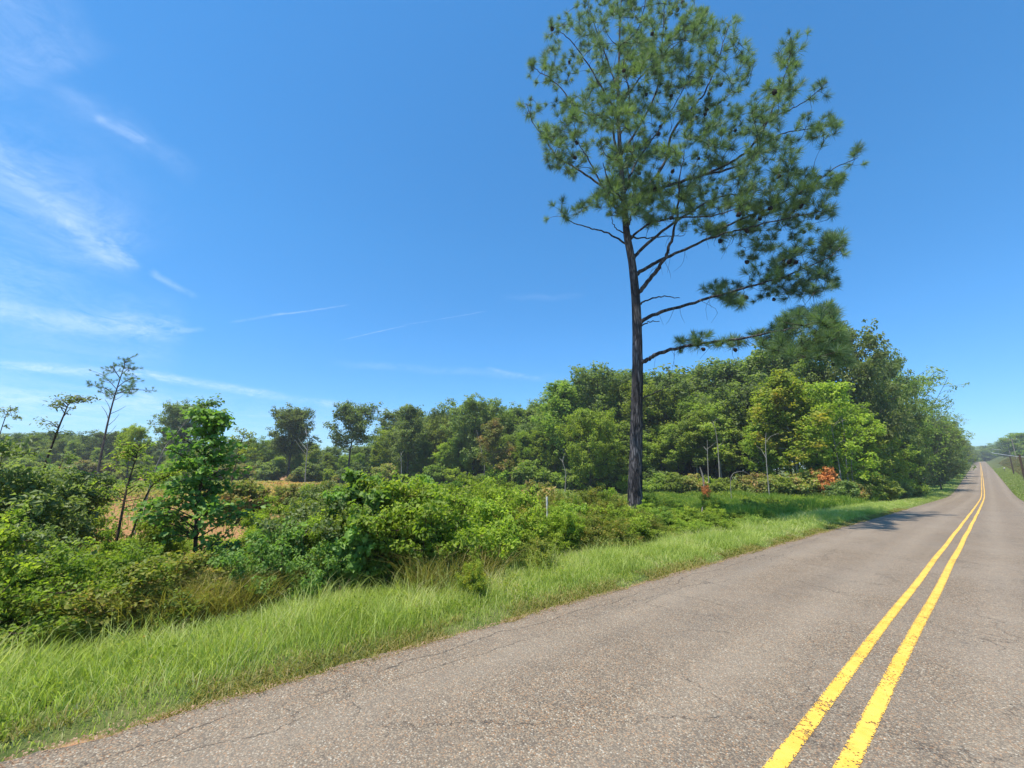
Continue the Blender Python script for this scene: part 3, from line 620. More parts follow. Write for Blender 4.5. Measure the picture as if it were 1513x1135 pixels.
# the rest of the wood, front and back rows
prof_x = [-80, 0, 60, 130, 180, 230, 300, 350, 400, 460, 500, 560, 590, 650, 740, 790, 850, 900, 960, 1020, 1060, 1100, 1150, 1200, 1260]
prof_y = [640, 638, 632, 640, 630, 650, 645, 641, 640, 645, 652, 648, 605, 603, 598, 592, 566, 556, 548, 546, 532, 522, 505, 492, 492]
dist_x = [-80, 300, 560, 700, 850, 1000, 1100, 1200, 1260]; dist_y = [92, 90, 82, 74, 64, 56, 50, 46, 46]
rowdefs = [('front', 0, 24, 0.62), ('middle', 6, 27, .85), ('back', 14, 30, 1.0), ('hindmost', 26, 24, 1.0)]
tone = {'dark': 'dark green', 'mid': 'mid green', 'bright': 'light green'}
kdesc = {'oak0': 'broad', 'oak1': 'high crowned', 'oak2': 'deep crowned', 'full0': 'bushy', 'full1': 'cone shaped', 'tall0': 'tall narrow', 'tall1': 'long trunked', 'slim0': 'slender', 'slim1': 'thin', 'tier0': 'layered', 'airy0': 'loose'}
left_cnt = {}
for row, doff, step, hf in rowdefs:
    px_ = -70 if row != 'front' else -60
    items = []
    while px_ < 1265:
        D = np.interp(px_, dist_x, dist_y) + doff + prng.uniform(-2, 2)
        top = np.interp(px_, prof_x, prof_y) + prng.uniform(0, 14)
        base = 722
        if row == 'front': top = top + (base - top) * prng.uniform(.28, .50); kind = prng.choice(['slim0', 'slim1', 'slim1', 'full1', 'tall0', 'slim0', 'tall1']); mat = prng.choice(['bright', 'mid', 'bright', 'bright', 'mid'])
        elif row == 'middle': top = top + (base - top) * prng.uniform(.06, .22); kind = prng.choice(['tall0', 'tall1', 'full0', 'oak2', 'oak1']); mat = prng.choice(['mid', 'dark', 'bright', 'mid'])
        elif row == 'back': kind = prng.choice(['oak0', 'oak2', 'oak2', 'tall0']); mat = 'dark'
        else: top += 10; kind = prng.choice(['full0', 'full1', 'oak2']); mat = 'dark'
        items.append((px_, top, D, kind, mat)); px_ += step * prng.uniform(.75, 1.25) * (1.0 if px_ < 1000 else 1.35)
    for n_, (px_, top, D, kind, mat) in enumerate(items):
        x, y, H = H_at(px_, top, D)
        if (row == 'hindmost' and px_ > 1080) or (row == 'back' and px_ > 1170) or (row == 'middle' and px_ > 1215): continue
        wsc = .72 if px_ > 1120 and row != 'front' else 1.0
        side = 'left' if px_ < 937 else 'right'
        key = (row, kind, mat, side); left_cnt[key] = left_cnt.get(key, 0) + 1
        lab = f"{tone[mat]} {kdesc[kind]} tree, {WORDS[left_cnt[key]-1]} such in the {row} row {side} of the pine"
        plant_tree(x, y, H, kind, mat, 'deciduous_tree', wsc * prng.uniform(.85, 1.2) * (1.2 if row == 'front' else 1.4 if row == 'hindmost' else 1.0), 'pale' if (row == 'front' and prng.random() < .7) else 'wood', None, lab, group='trees of the wood beyond the field')
# trees along the left side of the road
rs = [(-10.5, 66, 14.5, 'tier0', 'mid'), (-8.6, 73, 12.5, 'tier0', 'bright'), (-12.5, 78, 16.5, 'oak2', 'dark'), (-9.6, 83, 14.0, 'tier0', 'mid'), (-14, 92, 18, 'oak2', 'dark'), (-9.0, 93, 12.0, 'full0', 'dark'), (-8.5, 104, 13, 'tier0', 'dark'), (-11, 114, 17, 'oak2', 'dark'),
      (-9, 126, 14, 'full0', 'dark'), (-10.5, 140, 16, 'full0', 'mid'), (-9.5, 156, 15, 'full1', 'dark'), (-11, 174, 17, 'oak2', 'dark'), (-10, 194, 16, 'full0', 'mid'), (-11.5, 218, 17, 'full0', 'dark'), (-12, 245, 17, 'oak2', 'dark'), (-12.5, 275, 17, 'full0', 'dark')]
rs = [(x + (2.6 if y > 100 else 0), y, H * (.80 if y < 120 else .9), k_, m_) for x, y, H, k_, m_ in rs]
for n_, (x, y, H, kind, mat) in enumerate(rs):
    plant_tree(x, y, H, kind, mat, 'deciduous_tree', .85, 'wood', None, f"{tone[mat]} {kdesc[kind]} tree by the left road edge, {WORDS[n_]} beyond the meadow", group='trees along the left road edge')
plant_tree(-7.6, 97, 20.5, 'airy0', 'mid', 'deciduous_tree', .95, 'wood', 1.0, 'tall wispy tree with thin feathery foliage against the sky where the road dips')
plant_tree(-6.8, 128, 18, 'airy0', 'mid', 'deciduous_tree', 1.0, 'wood', 2.5, 'lower wispy tree reaching out over the far road')
plant_tree(-6.6, 168, 17, 'airy0', 'mid', 'deciduous_tree', 1.1, 'wood', 4.0, 'third wispy tree, farthest of them, hanging over the road before the crest')
# far trees on the right bank and behind the crest
fr = [(16, 255, 13), (21, 240, 14), (19, 285, 15), (24, 300, 17), (29, 262, 16), (14, 330, 13), (18, 360, 14), (11, 392, 12), (-15, 330, 15), (-12, 370, 15), (-14, 420, 16), (12, 440, 13), (-2, 560, 9), (6, 575, 10), (-9, 565, 10), (14, 560, 12), (22, 520, 13), (-18, 550, 14)]
fr += [(-30 + 4.6 * k, 548 + (k * 37 % 29), 12 + (k * 7 % 5)) for k in range(17)] + [(24, 215, 12), (30, 235, 14), (34, 270, 15), (-13, 300, 15), (-10, 345, 13), (-10, 395, 13), (-9, 450, 13), (9.5, 480, 12), (-9, 500, 12)] + [(36 + 5 * k, 262 + (k * 13 % 31), 14 + k % 3) for k in range(8)] + [(-26 + 5.3 * k, 532 + (k * 17 % 13), 9 + (k * 7 % 4)) for k in range(20)]
fr.sort(key=lambda q: q[1])
for n_, (x, y, H) in enumerate(fr):
    plant_tree(x, y, H, prng.choice(['full0', 'full1']), prng.choice(['dark', 'dark', 'mid']), 'deciduous_tree', 1.5, 'wood', None,
               f"distant tree {'right' if x > 3 else 'left'} of the far road crest, {WORDS[n_]} in order of distance", group='distant trees around the road crest')

# ------------------------------------------------------------------ shrubs
def grow_shrub(seed, H, R_, nst, ntw, per, ls, asp=.7, clump=.22, leanout=.6, top_heavy=.0):
    rng = np.random.default_rng(seed); wood = []; anc = []; 
    for k in range(nst):
        a = rng.uniform(0, 6.28); rr = R_ * math.sqrt(rng.random()); h = H * rng.uniform(.55, 1.0) * (1 - .35 * (rr / R_) ** 2)
        s = np.array([math.cos(a) * rr * .25, math.sin(a) * rr * .25, -.05]); e = np.array([math.cos(a) * rr, math.sin(a) * rr, h])
        mid = (s + e) / 2 + np.array([math.cos(a), math.sin(a), 0]) * -.08 * R_ + rng.normal(0, .06, 3); P_ = smoothpoly([s, mid, e], 8)
        wood.append((P_, np.linspace(.014, .004, 8) * (.6 + H * .3)))
        for q in range(ntw):
            u = rng.uniform(.18, 1) ** (.8 if top_heavy == 0 else .4); i_ = min(7, int(u * 7.9)); d = randdir(rng, 1)[0]; d[2] = abs(d[2]) * .5
            l = rng.uniform(.12, .38) * min(1.5, R_); e2 = P_[i_] + d * l; wood.append((np.array([P_[i_], e2]), np.array([.005, .003]))); anc.append(e2); anc.append(P_[i_] + d * l * .5)
    anc = np.array(anc); per = int(per * 1.7); idx = np.repeat(np.arange(len(anc)), per); N_ = len(idx)
    d = randdir(rng, N_); C = anc[idx] + d * (clump * rng.random(N_) ** .5)[:, None] * [1, 1, .7]; C[:, 2] = np.maximum(C[:, 2], .02)
    Nn = unit(d * .6 + np.array([0, 0, .8]) + rng.normal(0, .5, (N_, 3))); L = ls * 1.12 * rng.uniform(.4, 1.55, N_)
    cv = rng.random(len(anc)); V, Q = tubes(wood, 4); tm = npmesh('shrub_wood', V, quads=Q, smooth=True)
    return tm, leafmesh('shrub_leaves', rng, C, Nn, L, L * asp, np.clip(cv[idx] * .5 + rng.random(N_) * .5, 0, 1)), H
K['sg'] = grow_shrub(41, 2.0, .75, 11, 22, 13, .085, .85, .15); K['sg2'] = grow_shrub(42, 2.0, .85, 13, 20, 13, .08, .85, .16)
K['br0'] = grow_shrub(43, 1.6, 1.1, 30, 20, 13, .052, .65, .13); K['br1'] = grow_shrub(44, 1.6, 1.15, 32, 19, 13, .047, .6, .13)
K['br2'] = grow_shrub(45, 1.7, 1.0, 28, 20, 13, .056, .7, .13); K['gr'] = grow_shrub(46, 1.6, .85, 34, 20, 11, .062, .24, .11); K['gr2'] = grow_shrub(47, 1.8, .65, 28, 22, 11, .068, .24, .11)
K['lg'] = grow_shrub(48, 2.6, 1.3, 20, 26, 12, .085, .45, .19); K['lg2'] = grow_shrub(49, 2.6, 1.2, 18, 26, 12, .08, .5, .2)
K['far'] = grow_shrub(50, 2.2, 1.7, 26, 14, 11, .17, .6, .32); K['far2'] = grow_shrub(51, 2.2, 1.5, 24, 14, 11, .16, .6, .3)
sdesc = {'sg': 'broad leaved', 'sg2': 'broad leaved', 'br0': 'dense bramble', 'br1': 'dense bramble', 'br2': 'leafy', 'gr': 'narrow leaved', 'gr2': 'upright narrow leaved', 'lg': 'tall willowy', 'lg2': 'tall willowy', 'far': 'low', 'far2': 'low'}
mdesc = {'sweetgum': 'blue-green', 'bramble': 'yellow-green', 'redbramble': 'red tinged', 'golden': 'yellow flowering', 'olive': 'dull olive', 'bright': 'fresh green', 'mid': 'mid green', 'dark': 'dark green', 'weed': 'brownish', 'orange': 'bright orange', 'rust': 'rusty', 'autumn': 'yellow'}
def shrub(x, y, H, kind, mat, label, wide=1.0, group=None, name='shrub'):
    return plant_tree(x, y, H, kind, mat, name, wide, 'stem', None, label, group, 'shrub', 'leaves')
nsh = [ # px, top py, D, kind, leaves, width, label
 (543, 690, 7.6, 'sg', 'sweetgum', .85, 'tall blue-green shrub with large leaves, highest in the middle of the brush'),
 (520, 712, 7.1, 'sg2', 'sweetgum', .8, 'blue-green shrub leaning on the left of the tallest middle shrub'),
 (735, 705, 9.6, 'lg2', 'bright', .75, 'feathery upright green shrub midway between the tallest middle shrub and the pine'),
 (18, 655, 6.2, 'lg', 'olive', .9, 'big dull olive shrub filling the left edge of the picture'),
 (78, 668, 7.6, 'lg2', 'olive', .9, 'olive shrub just right of the big one at the left edge'),
 (100, 700, 9.5, 'lg', 'bright', .9, 'green shrub behind the olive pair at the far left'),
 (245, 735, 8.0, 'lg', 'bramble', .6, 'low green shrub between the leaning dark stems and the leafy sapling'),
 (405, 725, 8.8, 'gr2', 'bramble', .8, 'thin upright shrub standing on the bare clay right of the leafy sapling'),
 (790, 790, 8.3, 'br0', 'redbramble', .8, 'red and orange tinged bramble patch left of the pine'),
 (770, 758, 10.5, 'br2', 'redbramble', .8, 'smaller reddish bramble behind the red tinged patch'),
 (848, 738, 12.5, 'br2', 'golden', 1.1, 'bright yellow-green bush left of the pine base'),
 (880, 765, 11.5, 'br1', 'golden', .8, 'yellow leaved bush right at the foot of the pine on its left'),
 (975, 745, 15.0, 'br2', 'mid', .8, 'dark leafy bush touching the right side of the pine base'),
 (915, 752, 14.2, 'br2', 'sweetgum', .6, 'small dark bush in front of the pine trunk'),
 (1075, 752, 19.0, 'lg2', 'mid', .9, 'dark shaded bush in the meadow right of the pine'),
 (1215, 690, 40.0, 'far2', 'orange', .55, 'bright orange shrub at the wood edge near the road'),
 (30, 790, 5.2, 'gr2', 'bramble', 1.0, 'yellow-green weedy bush at the lower left edge'),
 (255, 850, 5.2, 'gr', 'golden', .8, 'yellowish weedy clump at the front below the leafy sapling'),
 (700, 815, 6.4, 'gr', 'golden', .7, 'yellow flowering clump at the grass edge in the middle'),
]
for px_, top, D, kind, mat, wd, lab in nsh:
    x, y, H = H_at(px_, top, D); shrub(x, y, max(H, .5), kind, mat, lab, wd, name='orange_shrub' if mat == 'orange' else 'shrub')
# the continuous brush along the verge, shrub by shrub
bp_x = [-200, 0, 60, 130, 200, 260, 340, 380, 430, 480, 560, 600, 680, 740, 800, 850, 930, 1000, 1080, 1200]
bp_y = [725, 735, 760, 790, 800, 790, 812, 815, 790, 735, 708, 712, 712, 716, 758, 742, 766, 764, 760, 750]
cnt = {}
for row, xo_, st in ((0, -7.0, .75), (1, -7.9, .9), (2, -9.5, 1.6), (3, -11.2, 2.4), (4, -13.4, 3.0)):
    y = -4.5 + row * .4
    while y < 19 + row:
        x = xo_ + prng.uniform(-.35, .35) - .03 * max(0, y - 4); 
        dpt = x * Fh[0] + y * Fh[1]; lat = x * Rh[0] + y * Rh[1]; px_ = W0 / 2 + FPX / math.cos(PITCH) * lat / dpt * .975
        top = np.interp(px_, bp_x, bp_y) - 12 + (16 if row == 0 else 2 if row == 1 else 0) + prng.uniform(-30, 20)
        if row >= 3 and px_ < 480: top += 25
        H = pt(px_, top, dpt)[2] - float(gz(x, y)); H = max(.45, min(H, 2.2))
        if px_ < 250: kind, mat = prng.choice([('br1', 'olive'), ('gr', 'golden'), ('br0', 'bramble'), ('gr2', 'golden'), ('br2', 'olive'), ('gr', 'redbramble'), ('br1', 'bramble'), ('gr2', 'bright'), ('gr2', 'bramble')])
        elif px_ < 470: kind, mat = prng.choice([('br1', 'bramble'), ('gr', 'golden'), ('br0', 'redbramble'), ('br2', 'redbramble'), ('br0', 'sweetgum'), ('gr2', 'rust'), ('gr', 'golden'), ('gr2', 'bright'), ('gr2', 'bramble')])
        elif px_ < 760: kind, mat = prng.choice([('br1', 'bramble'), ('br0', 'bramble'), ('br2', 'bramble'), ('br2', 'sweetgum'), ('br1', 'bright'), ('br0', 'redbramble'), ('gr2', 'golden'), ('br1', 'olive'), ('gr2', 'bright'), ('gr2', 'bramble')])
        else: kind, mat = prng.choice([('br1', 'bramble'), ('gr', 'golden'), ('br0', 'golden'), ('gr2', 'bright'), ('br2', 'bramble'), ('gr', 'redbramble'), ('br1', 'redbramble'), ('gr', 'rust'), ('gr2', 'bright'), ('gr2', 'bramble')])
        skip = (px_ < 420 and row == 2 and prng.random() < .25) or (px_ < 460 and row >= 3 and prng.random() < .5)
        if not skip:
            key = (kind, mat, row); cnt[key] = cnt.get(key, 0) + 1
            shrub(x, y, H, kind, mat, f"{mdesc[mat]} {sdesc[kind]} {'bush' if kind.endswith('1') else 'shrub'}, {WORDS[cnt[key]-1]} such from the left in {'front' if row == 0 else WORDS[row]} row" if kind != 'br2' else
                  f"{mdesc[mat]} leafy shrub, {WORDS[cnt[key]-1]} such from the left in {'front' if row == 0 else WORDS[row]} row", prng.uniform(.8, 1.15) * min(1.6, max(.8, 1.2 / H)), 'shrubs of the roadside brush')
        y += st * prng.uniform(.8, 1.25)
for q, (px_, top, D, kind, mat) in enumerate(sorted([(945, 768, 13.2, 'br1', 'bramble'), (965, 760, 14.0, 'gr2', 'golden'), (990, 752, 16.0, 'br2', 'bright'), (1008, 762, 14.4, 'br1', 'bramble'), (1030, 768, 13.8, 'gr', 'bramble'), (1050, 758, 15.5, 'gr2', 'mid'),
        (1072, 764, 15.0, 'gr', 'bright'), (1092, 750, 18.5, 'gr2', 'bright'), (1110, 758, 17.5, 'br1', 'mid'), (1128, 748, 20.5, 'gr', 'bright'), (1150, 742, 24.0, 'gr2', 'bright'), (1000, 738, 22.0, 'gr2', 'golden'), (1062, 738, 24.5, 'gr', 'bright'), (1105, 735, 27.0, 'gr', 'golden'), (1140, 733, 31.0, 'gr2', 'bright'),
        (1175, 731, 33.0, 'gr', 'bright'), (1200, 732, 34.0, 'gr2', 'golden'), (1232, 730, 38.0, 'gr', 'bright'), (905, 770, 12.8, 'br1', 'bramble'), (860, 775, 11.0, 'gr2', 'golden')])):
    x, y, H = H_at(px_, top, D); shrub(x, y, max(H, .6), kind, mat, f"{mdesc[mat]} {sdesc[kind]} bush near the pine, {WORDS[q]} from the left", 1.2, 'weed bushes round the pine and meadow')
# low shrubs in the field and along the foot of the wood
n_ = 0
for q in range(58):
    px_ = -60 + q * 23.5 + prng.uniform(-8, 8)
    if px_ > 1290: break
    Dw = np.interp(px_, dist_x + [1330], dist_y + [52]) - prng.uniform(2, 6)
    top = prng.uniform(676, 702) if px_ < 1000 else prng.uniform(692, 712)
    x, y, H = H_at(px_, top, Dw); mat = prng.choice(['mid', 'bright', 'mid', 'dark', 'weed'])
    shrub(x, y, H, prng.choice(['far', 'far2']), mat, f"{mdesc[mat]} low shrub at the foot of the wood, {WORDS[n_]} from the left", 1.0, 'shrubs along the foot of the wood'); n_ += 1
for q, px_ in enumerate(sorted(prng.uniform(330, 860) for _ in range(26))):
    D = prng.uniform(18, 46); top = prng.uniform(708, 722)
    x, y, H = H_at(px_, top, D); mat = prng.choice(['mid', 'bright', 'weed', 'weed'])
    shrub(x, y, max(.6, H), prng.choice(['far', 'far2']), mat, f"{mdesc[mat]} scattered bush in the open field, {WORDS[q]} from the left", .8, 'bushes scattered in the field')
for q, (x, y, H) in enumerate([(-9.2, 48, 2.1), (-10.6, 52, 2.4), (-8.4, 56, 2.0), (-9.4, 60, 2.6), (-8.0, 63, 2.2), (-12.6, 49, 2.4), (-7.6, 69, 2.2), (-7.4, 76, 2.4), (-7.8, 84, 2.6)]):
    shrub(x, y, H, 'far' if q % 2 else 'far2', 'mid' if q % 3 else 'dark', f"low bush ending the meadow by the road, {WORDS[q]} from the near side", 1.0, 'bushes between the meadow and the road')

# ------------------------------------------------------------------ saplings with traced stems
def spray(rng, C, dirs, per, ls, asp, spread):
    idx = np.repeat(np.arange(len(C)), per); N_ = len(idx); d = randdir(rng, N_); d[:, 2] *= .6
    P_ = C[idx] + d * (spread * rng.random(N_) ** .5)[:, None]; Nn = unit(d * .5 + np.array([0, 0, .8]) + rng.normal(0, .45, (N_, 3)))
    L = ls * rng.uniform(.6, 1.3, N_); return P_, Nn, L, L * asp
def sapling(name, seed, pix, D, dd, r0, leafm, label, n=30, per=14, ls=.08, asp=.7, spread=.18, reach=.45, start=.25, woodm='stem', cat='sapling', prof=None):
    rng = np.random.default_rng(seed); P0 = np.array([pt(a, b, D + dd * k / (len(pix) - 1)) for k, (a, b) in enumerate(pix)])
    P0[0][2] = min(P0[0][2], float(gz(P0[0][0], P0[0][1]))) - .05
    b0 = P0[0].copy(); S = smoothpoly(P0, 24); wood = [(S - b0, np.linspace(r0, r0 * .2, 24))]; anc = []
    for k in range(n):
        u = rng.uniform(start, 1); i_ = int(u * 23); f = (u - start) / (1 - start); l = reach * (prof(f) if prof else 1 - .6 * f) * rng.uniform(.5, 1.2)
        a = rng.uniform(0, 6.28); e = S[i_] + np.array([math.cos(a) * l, math.sin(a) * l, l * rng.uniform(-.1, .7)])
        wood.append((np.array([S[i_], (S[i_] + e) / 2 + [0, 0, .04], e]) - b0, np.array([.3, .2, .1]) * r0 + .001))
        for w_ in (.45, .75, 1.0): anc.append(S[i_] + (e - S[i_]) * w_)
    e = empty(name, tuple(b0)); V, Q = tubes(wood, 6); link('trunk', npmesh(name + '_wood', V, quads=Q, smooth=True), M[woodm], e)
    if per:
        P_, Nn, L, Wd = spray(rng, np.array(anc) - b0, None, per, ls, asp, spread); link('leaves', leafmesh(name + '_leaves', rng, P_, Nn, L, Wd), M[leafm], e)
    tag(e, label, cat); return e
bell = lambda f: .35 + .9 * math.sin(math.pi * min(1, .15 + f * .85))
sapling('sweetgum_sapling', 61, [(285, 890), (288, 820), (292, 750), (300, 690), (308, 640), (312, 612)], 6.6, 0, .035, 'sweetgum', 'tall leafy sapling with bright star shaped leaves left of the middle', 120, 12, .075, .95, .15, .74, .10, prof=lambda f: .22 + (.45 + .5 * abs(math.sin(f * 8))) * (1 - f) ** .8)
sapling('leaning_sapling', 62, [(165, 830), (176, 780), (188, 720), (200, 680), (207, 655)], 6.6, .3, .022, 'bramble', 'dark bare stemmed sapling leaning right with small leaves at its top', 26, 8, .06, .4, .12, .45, .35)
sapling('leaning_sapling', 63, [(178, 800), (215, 735), (245, 705), (275, 690)], 7.0, .2, .018, 'bramble', 'low stem arching to the right beneath the dark leaning sapling', 22, 8, .06, .4, .12, .35, .3)
sapling('leaning_sapling', 64, [(45, 770), (60, 710), (80, 650), (95, 612), (105, 595), (135, 590)], 7.5, .0, .022, 'olive', 'slim sapling bending over at its tip above the olive shrubs', 26, 5, .07, .36, .12, .36, .35)
sapling('bare_sapling', 65, [(205, 730), (235, 680), (262, 640), (290, 605), (312, 598)], 11, .0, .018, 'sweetgum', 'grey bare stem slanting across to the top of the leafy sapling', 14, 9, .08, .7, .16, .5, .75, 'pale')
sapling('bare_sapling', 66, [(212, 735), (228, 700), (250, 660), (272, 625)], 11.3, .0, .013, 'sweetgum', 'thinner grey stem beside the slanting one', 10, 0, .08, .7, .16, .25, .5, 'pale')
sapling('slim_sapling', 67, [(340, 705), (355, 660), (362, 640)], 30, 0, .05, 'bright', 'small yellow-green sapling in the orange weeds left of the tree line gap', 22, 9, .16, .6, .3, 1.3, .35)
sapling('leaning_sapling', 68, [(0, 640), (5, 625), (20, 618)], 9, 0, .012, 'olive', 'twig tip reaching into the sky at the left edge', 10, 5, .07, .4, .1, .25, .3)
# bare pale dead trunks
def snag(pix, D, r0, label, br=5, name='dead_tree', mat='pale', reach=1.6, seed=0):
    r0 *= .72
    rng = np.random.default_rng(seed); P0 = np.array([pt(a, b, D) for a, b in pix]); P0[0][2] = float(gz(P0[0][0], P0[0][1])) - .1; b0 = P0[0].copy()
    S = smoothpoly(P0, 24); e = empty(name, tuple(b0)); V, Q = tubes([(S - b0, np.linspace(r0, r0 * .3, 24))], 8, .05, rng); link('trunk', npmesh('snag_trunk', V, quads=Q, smooth=True), M[mat], e)
    for k in range(br):
        i_ = rng.integers(10, 23); a = rng.uniform(0, 6.28); l = reach * rng.uniform(.5, 1.2); q = S[i_] + np.array([math.cos(a) * l * .7, math.sin(a) * l * .7, l * rng.uniform(.2, .9)])
        V, Q = tubes([(smoothpoly([S[i_], (S[i_] + q) / 2 + rng.normal(0, .12, 3), q], 7) - b0, np.linspace(r0 * .4, .012, 7))], 5); link('branch', npmesh('snag_branch', V, quads=Q, smooth=True), M[mat], e)
    tag(e, label, 'dead tree'); return e
snag([(450, 722), (452, 690), (454, 660), (452, 630)], 76, .16, 'pale dead trunk with forked top in front of the dark oval tree', 7, reach=3, seed=1)
snag([(1243, 722), (1240, 690), (1232, 650), (1228, 622)], 41, .10, 'pale bare trunk leaning left beside the bright orange shrub', 5, seed=2)
snag([(1252, 722), (1250, 680), (1247, 640), (1240, 600), (1232, 585)], 41.5, .10, 'taller pale bare trunk right of the leaning one', 6, seed=3)
snag([(1262, 722), (1258, 690), (1262, 650), (1268, 630)], 41.8, .08, 'third pale bare trunk, nearest the road', 5, seed=4)
snag([(1135, 722), (1133, 690), (1131, 655), (1132, 640)], 41, .08, 'thin straight pale trunk below the yellow tree', 3, seed=5)
snag([(1047, 722), (1046, 690), (1045, 650)], 49, .10, 'thin pale trunk just right of the broken stump pole', 3, seed=6)
snag([(1063, 722), (1062, 680), (1058, 640), (1052, 620)], 50, .10, 'crooked thin trunk second right of the broken stump pole', 3, seed=7)
snag([(712, 722), (716, 690), (710, 660), (704, 635)], 68, .13, 'crooked pale trunk under the rust topped tree', 4, reach=2.2, seed=8)
snag([(745, 722), (747, 690), (746, 655)], 66, .10, 'straight pale trunk right of the crooked one under the rust topped tree', 3, seed=9)
snag([(593, 720), (593, 690), (592, 668)], 60, .10, 'pale pole like trunk in the low growth of the sky gap', 2, seed=10)
snag([(834, 722), (836, 700), (833, 675), (862, 640)], 54, .10, 'pale trunk bending right at the light green tree', 3, seed=11)
snag([(1078, 718), (1080, 706), (1092, 697), (1105, 700), (1122, 716)], 38, .035, 'thin bare branch arching to the ground in front of the wood', 0, name='fallen_branch', seed=12)
snag([(1042, 726), (1039, 708), (1034, 690)], 36, .17, 'broken grey stump pole wrapped by a red vine', 0, name='broken_trunk', mat='grey', seed=13)
x, y, H = H_at(1040, 698, 35.6); shrub(x, y, H * .8, 'gr2', 'orange', 'red leaved vine round the broken stump pole', .42, name='red_vine')
snag([(1036, 772), (1037, 762), (1038, 749)], 17.5, .075, 'short brown splintered stump in the shaded grass right of the pine', 0, name='tree_stump', mat='grey', seed=14)

# thin bare pine at the left
rng = np.random.default_rng(70); D = 30; b0 = pt(142, 715, D); b0[2] = float(gz(b0[0], b0[1])); p2 = empty('thin_pine_tree', tuple(b0)); tag(p2, 'thin bare pine with a small flat topped crown at the left', 'tree')
tkp = np.array([pt(a, b, D) for a, b in [(142, 715), (150, 670), (158, 630), (168, 590), (178, 558), (184, 540)]]); tkp[0] = b0 - [0, 0, .2]; S = smoothpoly(tkp, 30)
V, Q = tubes([(S - b0, np.linspace(.09, .02, 30))], 8, .04, rng); link('trunk', npmesh('thin_pine_trunk', V, quads=Q, smooth=True), M['wood'], p2)
bl = [([(170, 586), (158, 575), (145, 572), (128, 566)], -1), ([(171, 583), (185, 577), (200, 576), (225, 577)], 1), ([(173, 576), (163, 565), (150, 553)], .6), ([(174, 572), (186, 563), (203, 557)], -.8), ([(178, 560), (170, 548), (166, 541)], -.4),
      ([(180, 553), (190, 545), (196, 546)], .4), ([(183, 545), (184, 537), (185, 532)], 0), ([(172, 580), (160, 584), (150, 580)], 1.2), ([(173, 578), (190, 571), (196, 566)], 1.4), ([(172, 582), (182, 580), (195, 580)], -1.4)]
tp2, td2, tw = [], [], []
for P_, dd in bl:
    L3 = smoothpoly([pt(a, b, D + dd * k / (len(P_) - 1) * 1.5) for k, (a, b) in enumerate(P_)], 12); tw.append((L3 - b0, np.linspace(.035, .012, 12)))
    for k in range(4, 12):
        for q in range(2):
            e = L3[k] + rng.normal(0, .28, 3) * [1, 1, .5] + [0, 0, .12]; tw.append((np.array([L3[k], e]) - b0, np.array([.012, .008]))); tp2.append(e); td2.append(unit(e - L3[k] + np.array([0, 0, .25])))
for k, (a, b) in enumerate([((168, 592), (182, 583)), ((163, 610), (155, 590)), ((160, 620), (150, 600)), ((162, 612), (186, 600)), ((158, 630), (176, 612)), ((155, 645), (172, 628))]):
    tw.append((smoothpoly([pt(*a, D), pt((a[0] + b[0]) / 2 + 2, (a[1] + b[1]) / 2, D), pt(*b, D)], 5) - b0, np.linspace(.025, .01, 5)))
V, Q = tubes(tw, 4); link('branches', npmesh('thin_pine_branches', V, quads=Q, smooth=True), M['wood'], p2)
V, Q, T, v = needles(rng, np.array(tp2) - b0, np.array(td2), 34, .22, .013); link('needles', npmesh('thin_pine_needles', V, quads=Q, tris=T, attr=np.concatenate([v, v]) * .5), M['needle'], p2)

# ------------------------------------------------------------------ grasses (uncountable: one object each)
def blades(rng, X, Y, h, wd, lean=.45, v=None, z0=None):
    n = len(X); b0 = np.stack([X, Y, (gz(X, Y) if z0 is None else z0) - .01], 1); a = rng.uniform(0, 6.28, n); d = np.stack([np.cos(a), np.sin(a), np.zeros(n)], 1); fa = rng.uniform(0, 6.28, n)
    s = np.stack([np.cos(fa), np.sin(fa), np.zeros(n)], 1) * (wd * .5)[:, None]; le = (lean * rng.uniform(.2, 1.3, n) * h)[:, None]; up = np.array([0, 0, 1.0])
    hh = h[:, None]; m1 = b0 + up * hh * .45 + d * le * .22; m2 = b0 + up * hh * .82 + d * le * .62; tp = b0 + up * hh * .98 + d * le * 1.15
    V = np.stack([b0 - s, b0 + s, m1 + s * .9, m1 - s * .9, m2 + s * .6, m2 - s * .6, tp], 1).reshape(-1, 3); i = np.arange(n)[:, None] * 7
    Q = np.concatenate([i + [0, 1, 2, 3], i + [3, 2, 4, 5]], 1).reshape(-1, 4); T = (i + [5, 4, 6])
    if v is None: v = rng.random(n)
    return V, Q, T, np.concatenate([np.repeat(v, 2), v])
def patchn(X, Y, f, ph): return .5 + .25 * (np.sin(X * f + ph) * np.cos(Y * f * .8 + ph * 2) + np.sin(X * f * 2.3 + Y * f * 1.7 + ph * 3) * .7 + np.sin(-X * f * 4.1 + Y * f * 3.3 + ph) * .4)
def grass_obj(name, parts, mat, label, cat='grass'):
    off = 0; VV, QQ, TT, AQ, AT = [], [], [], [], []
    for V, Q, T, v in parts:
        VV.append(V); QQ.append(Q + off); TT.append(T + off); AQ.append(v[:len(Q)]); AT.append(v[len(Q):]); off += len(V)
    me = npmesh(name, np.concatenate(VV), quads=np.concatenate(QQ), tris=np.concatenate(TT), attr=np.concatenate(AQ + AT))
    o = link(name, me, M[mat]); setkind(o, 'stuff'); tag(o, label, cat); return o
rng = np.random.default_rng(80); parts = []
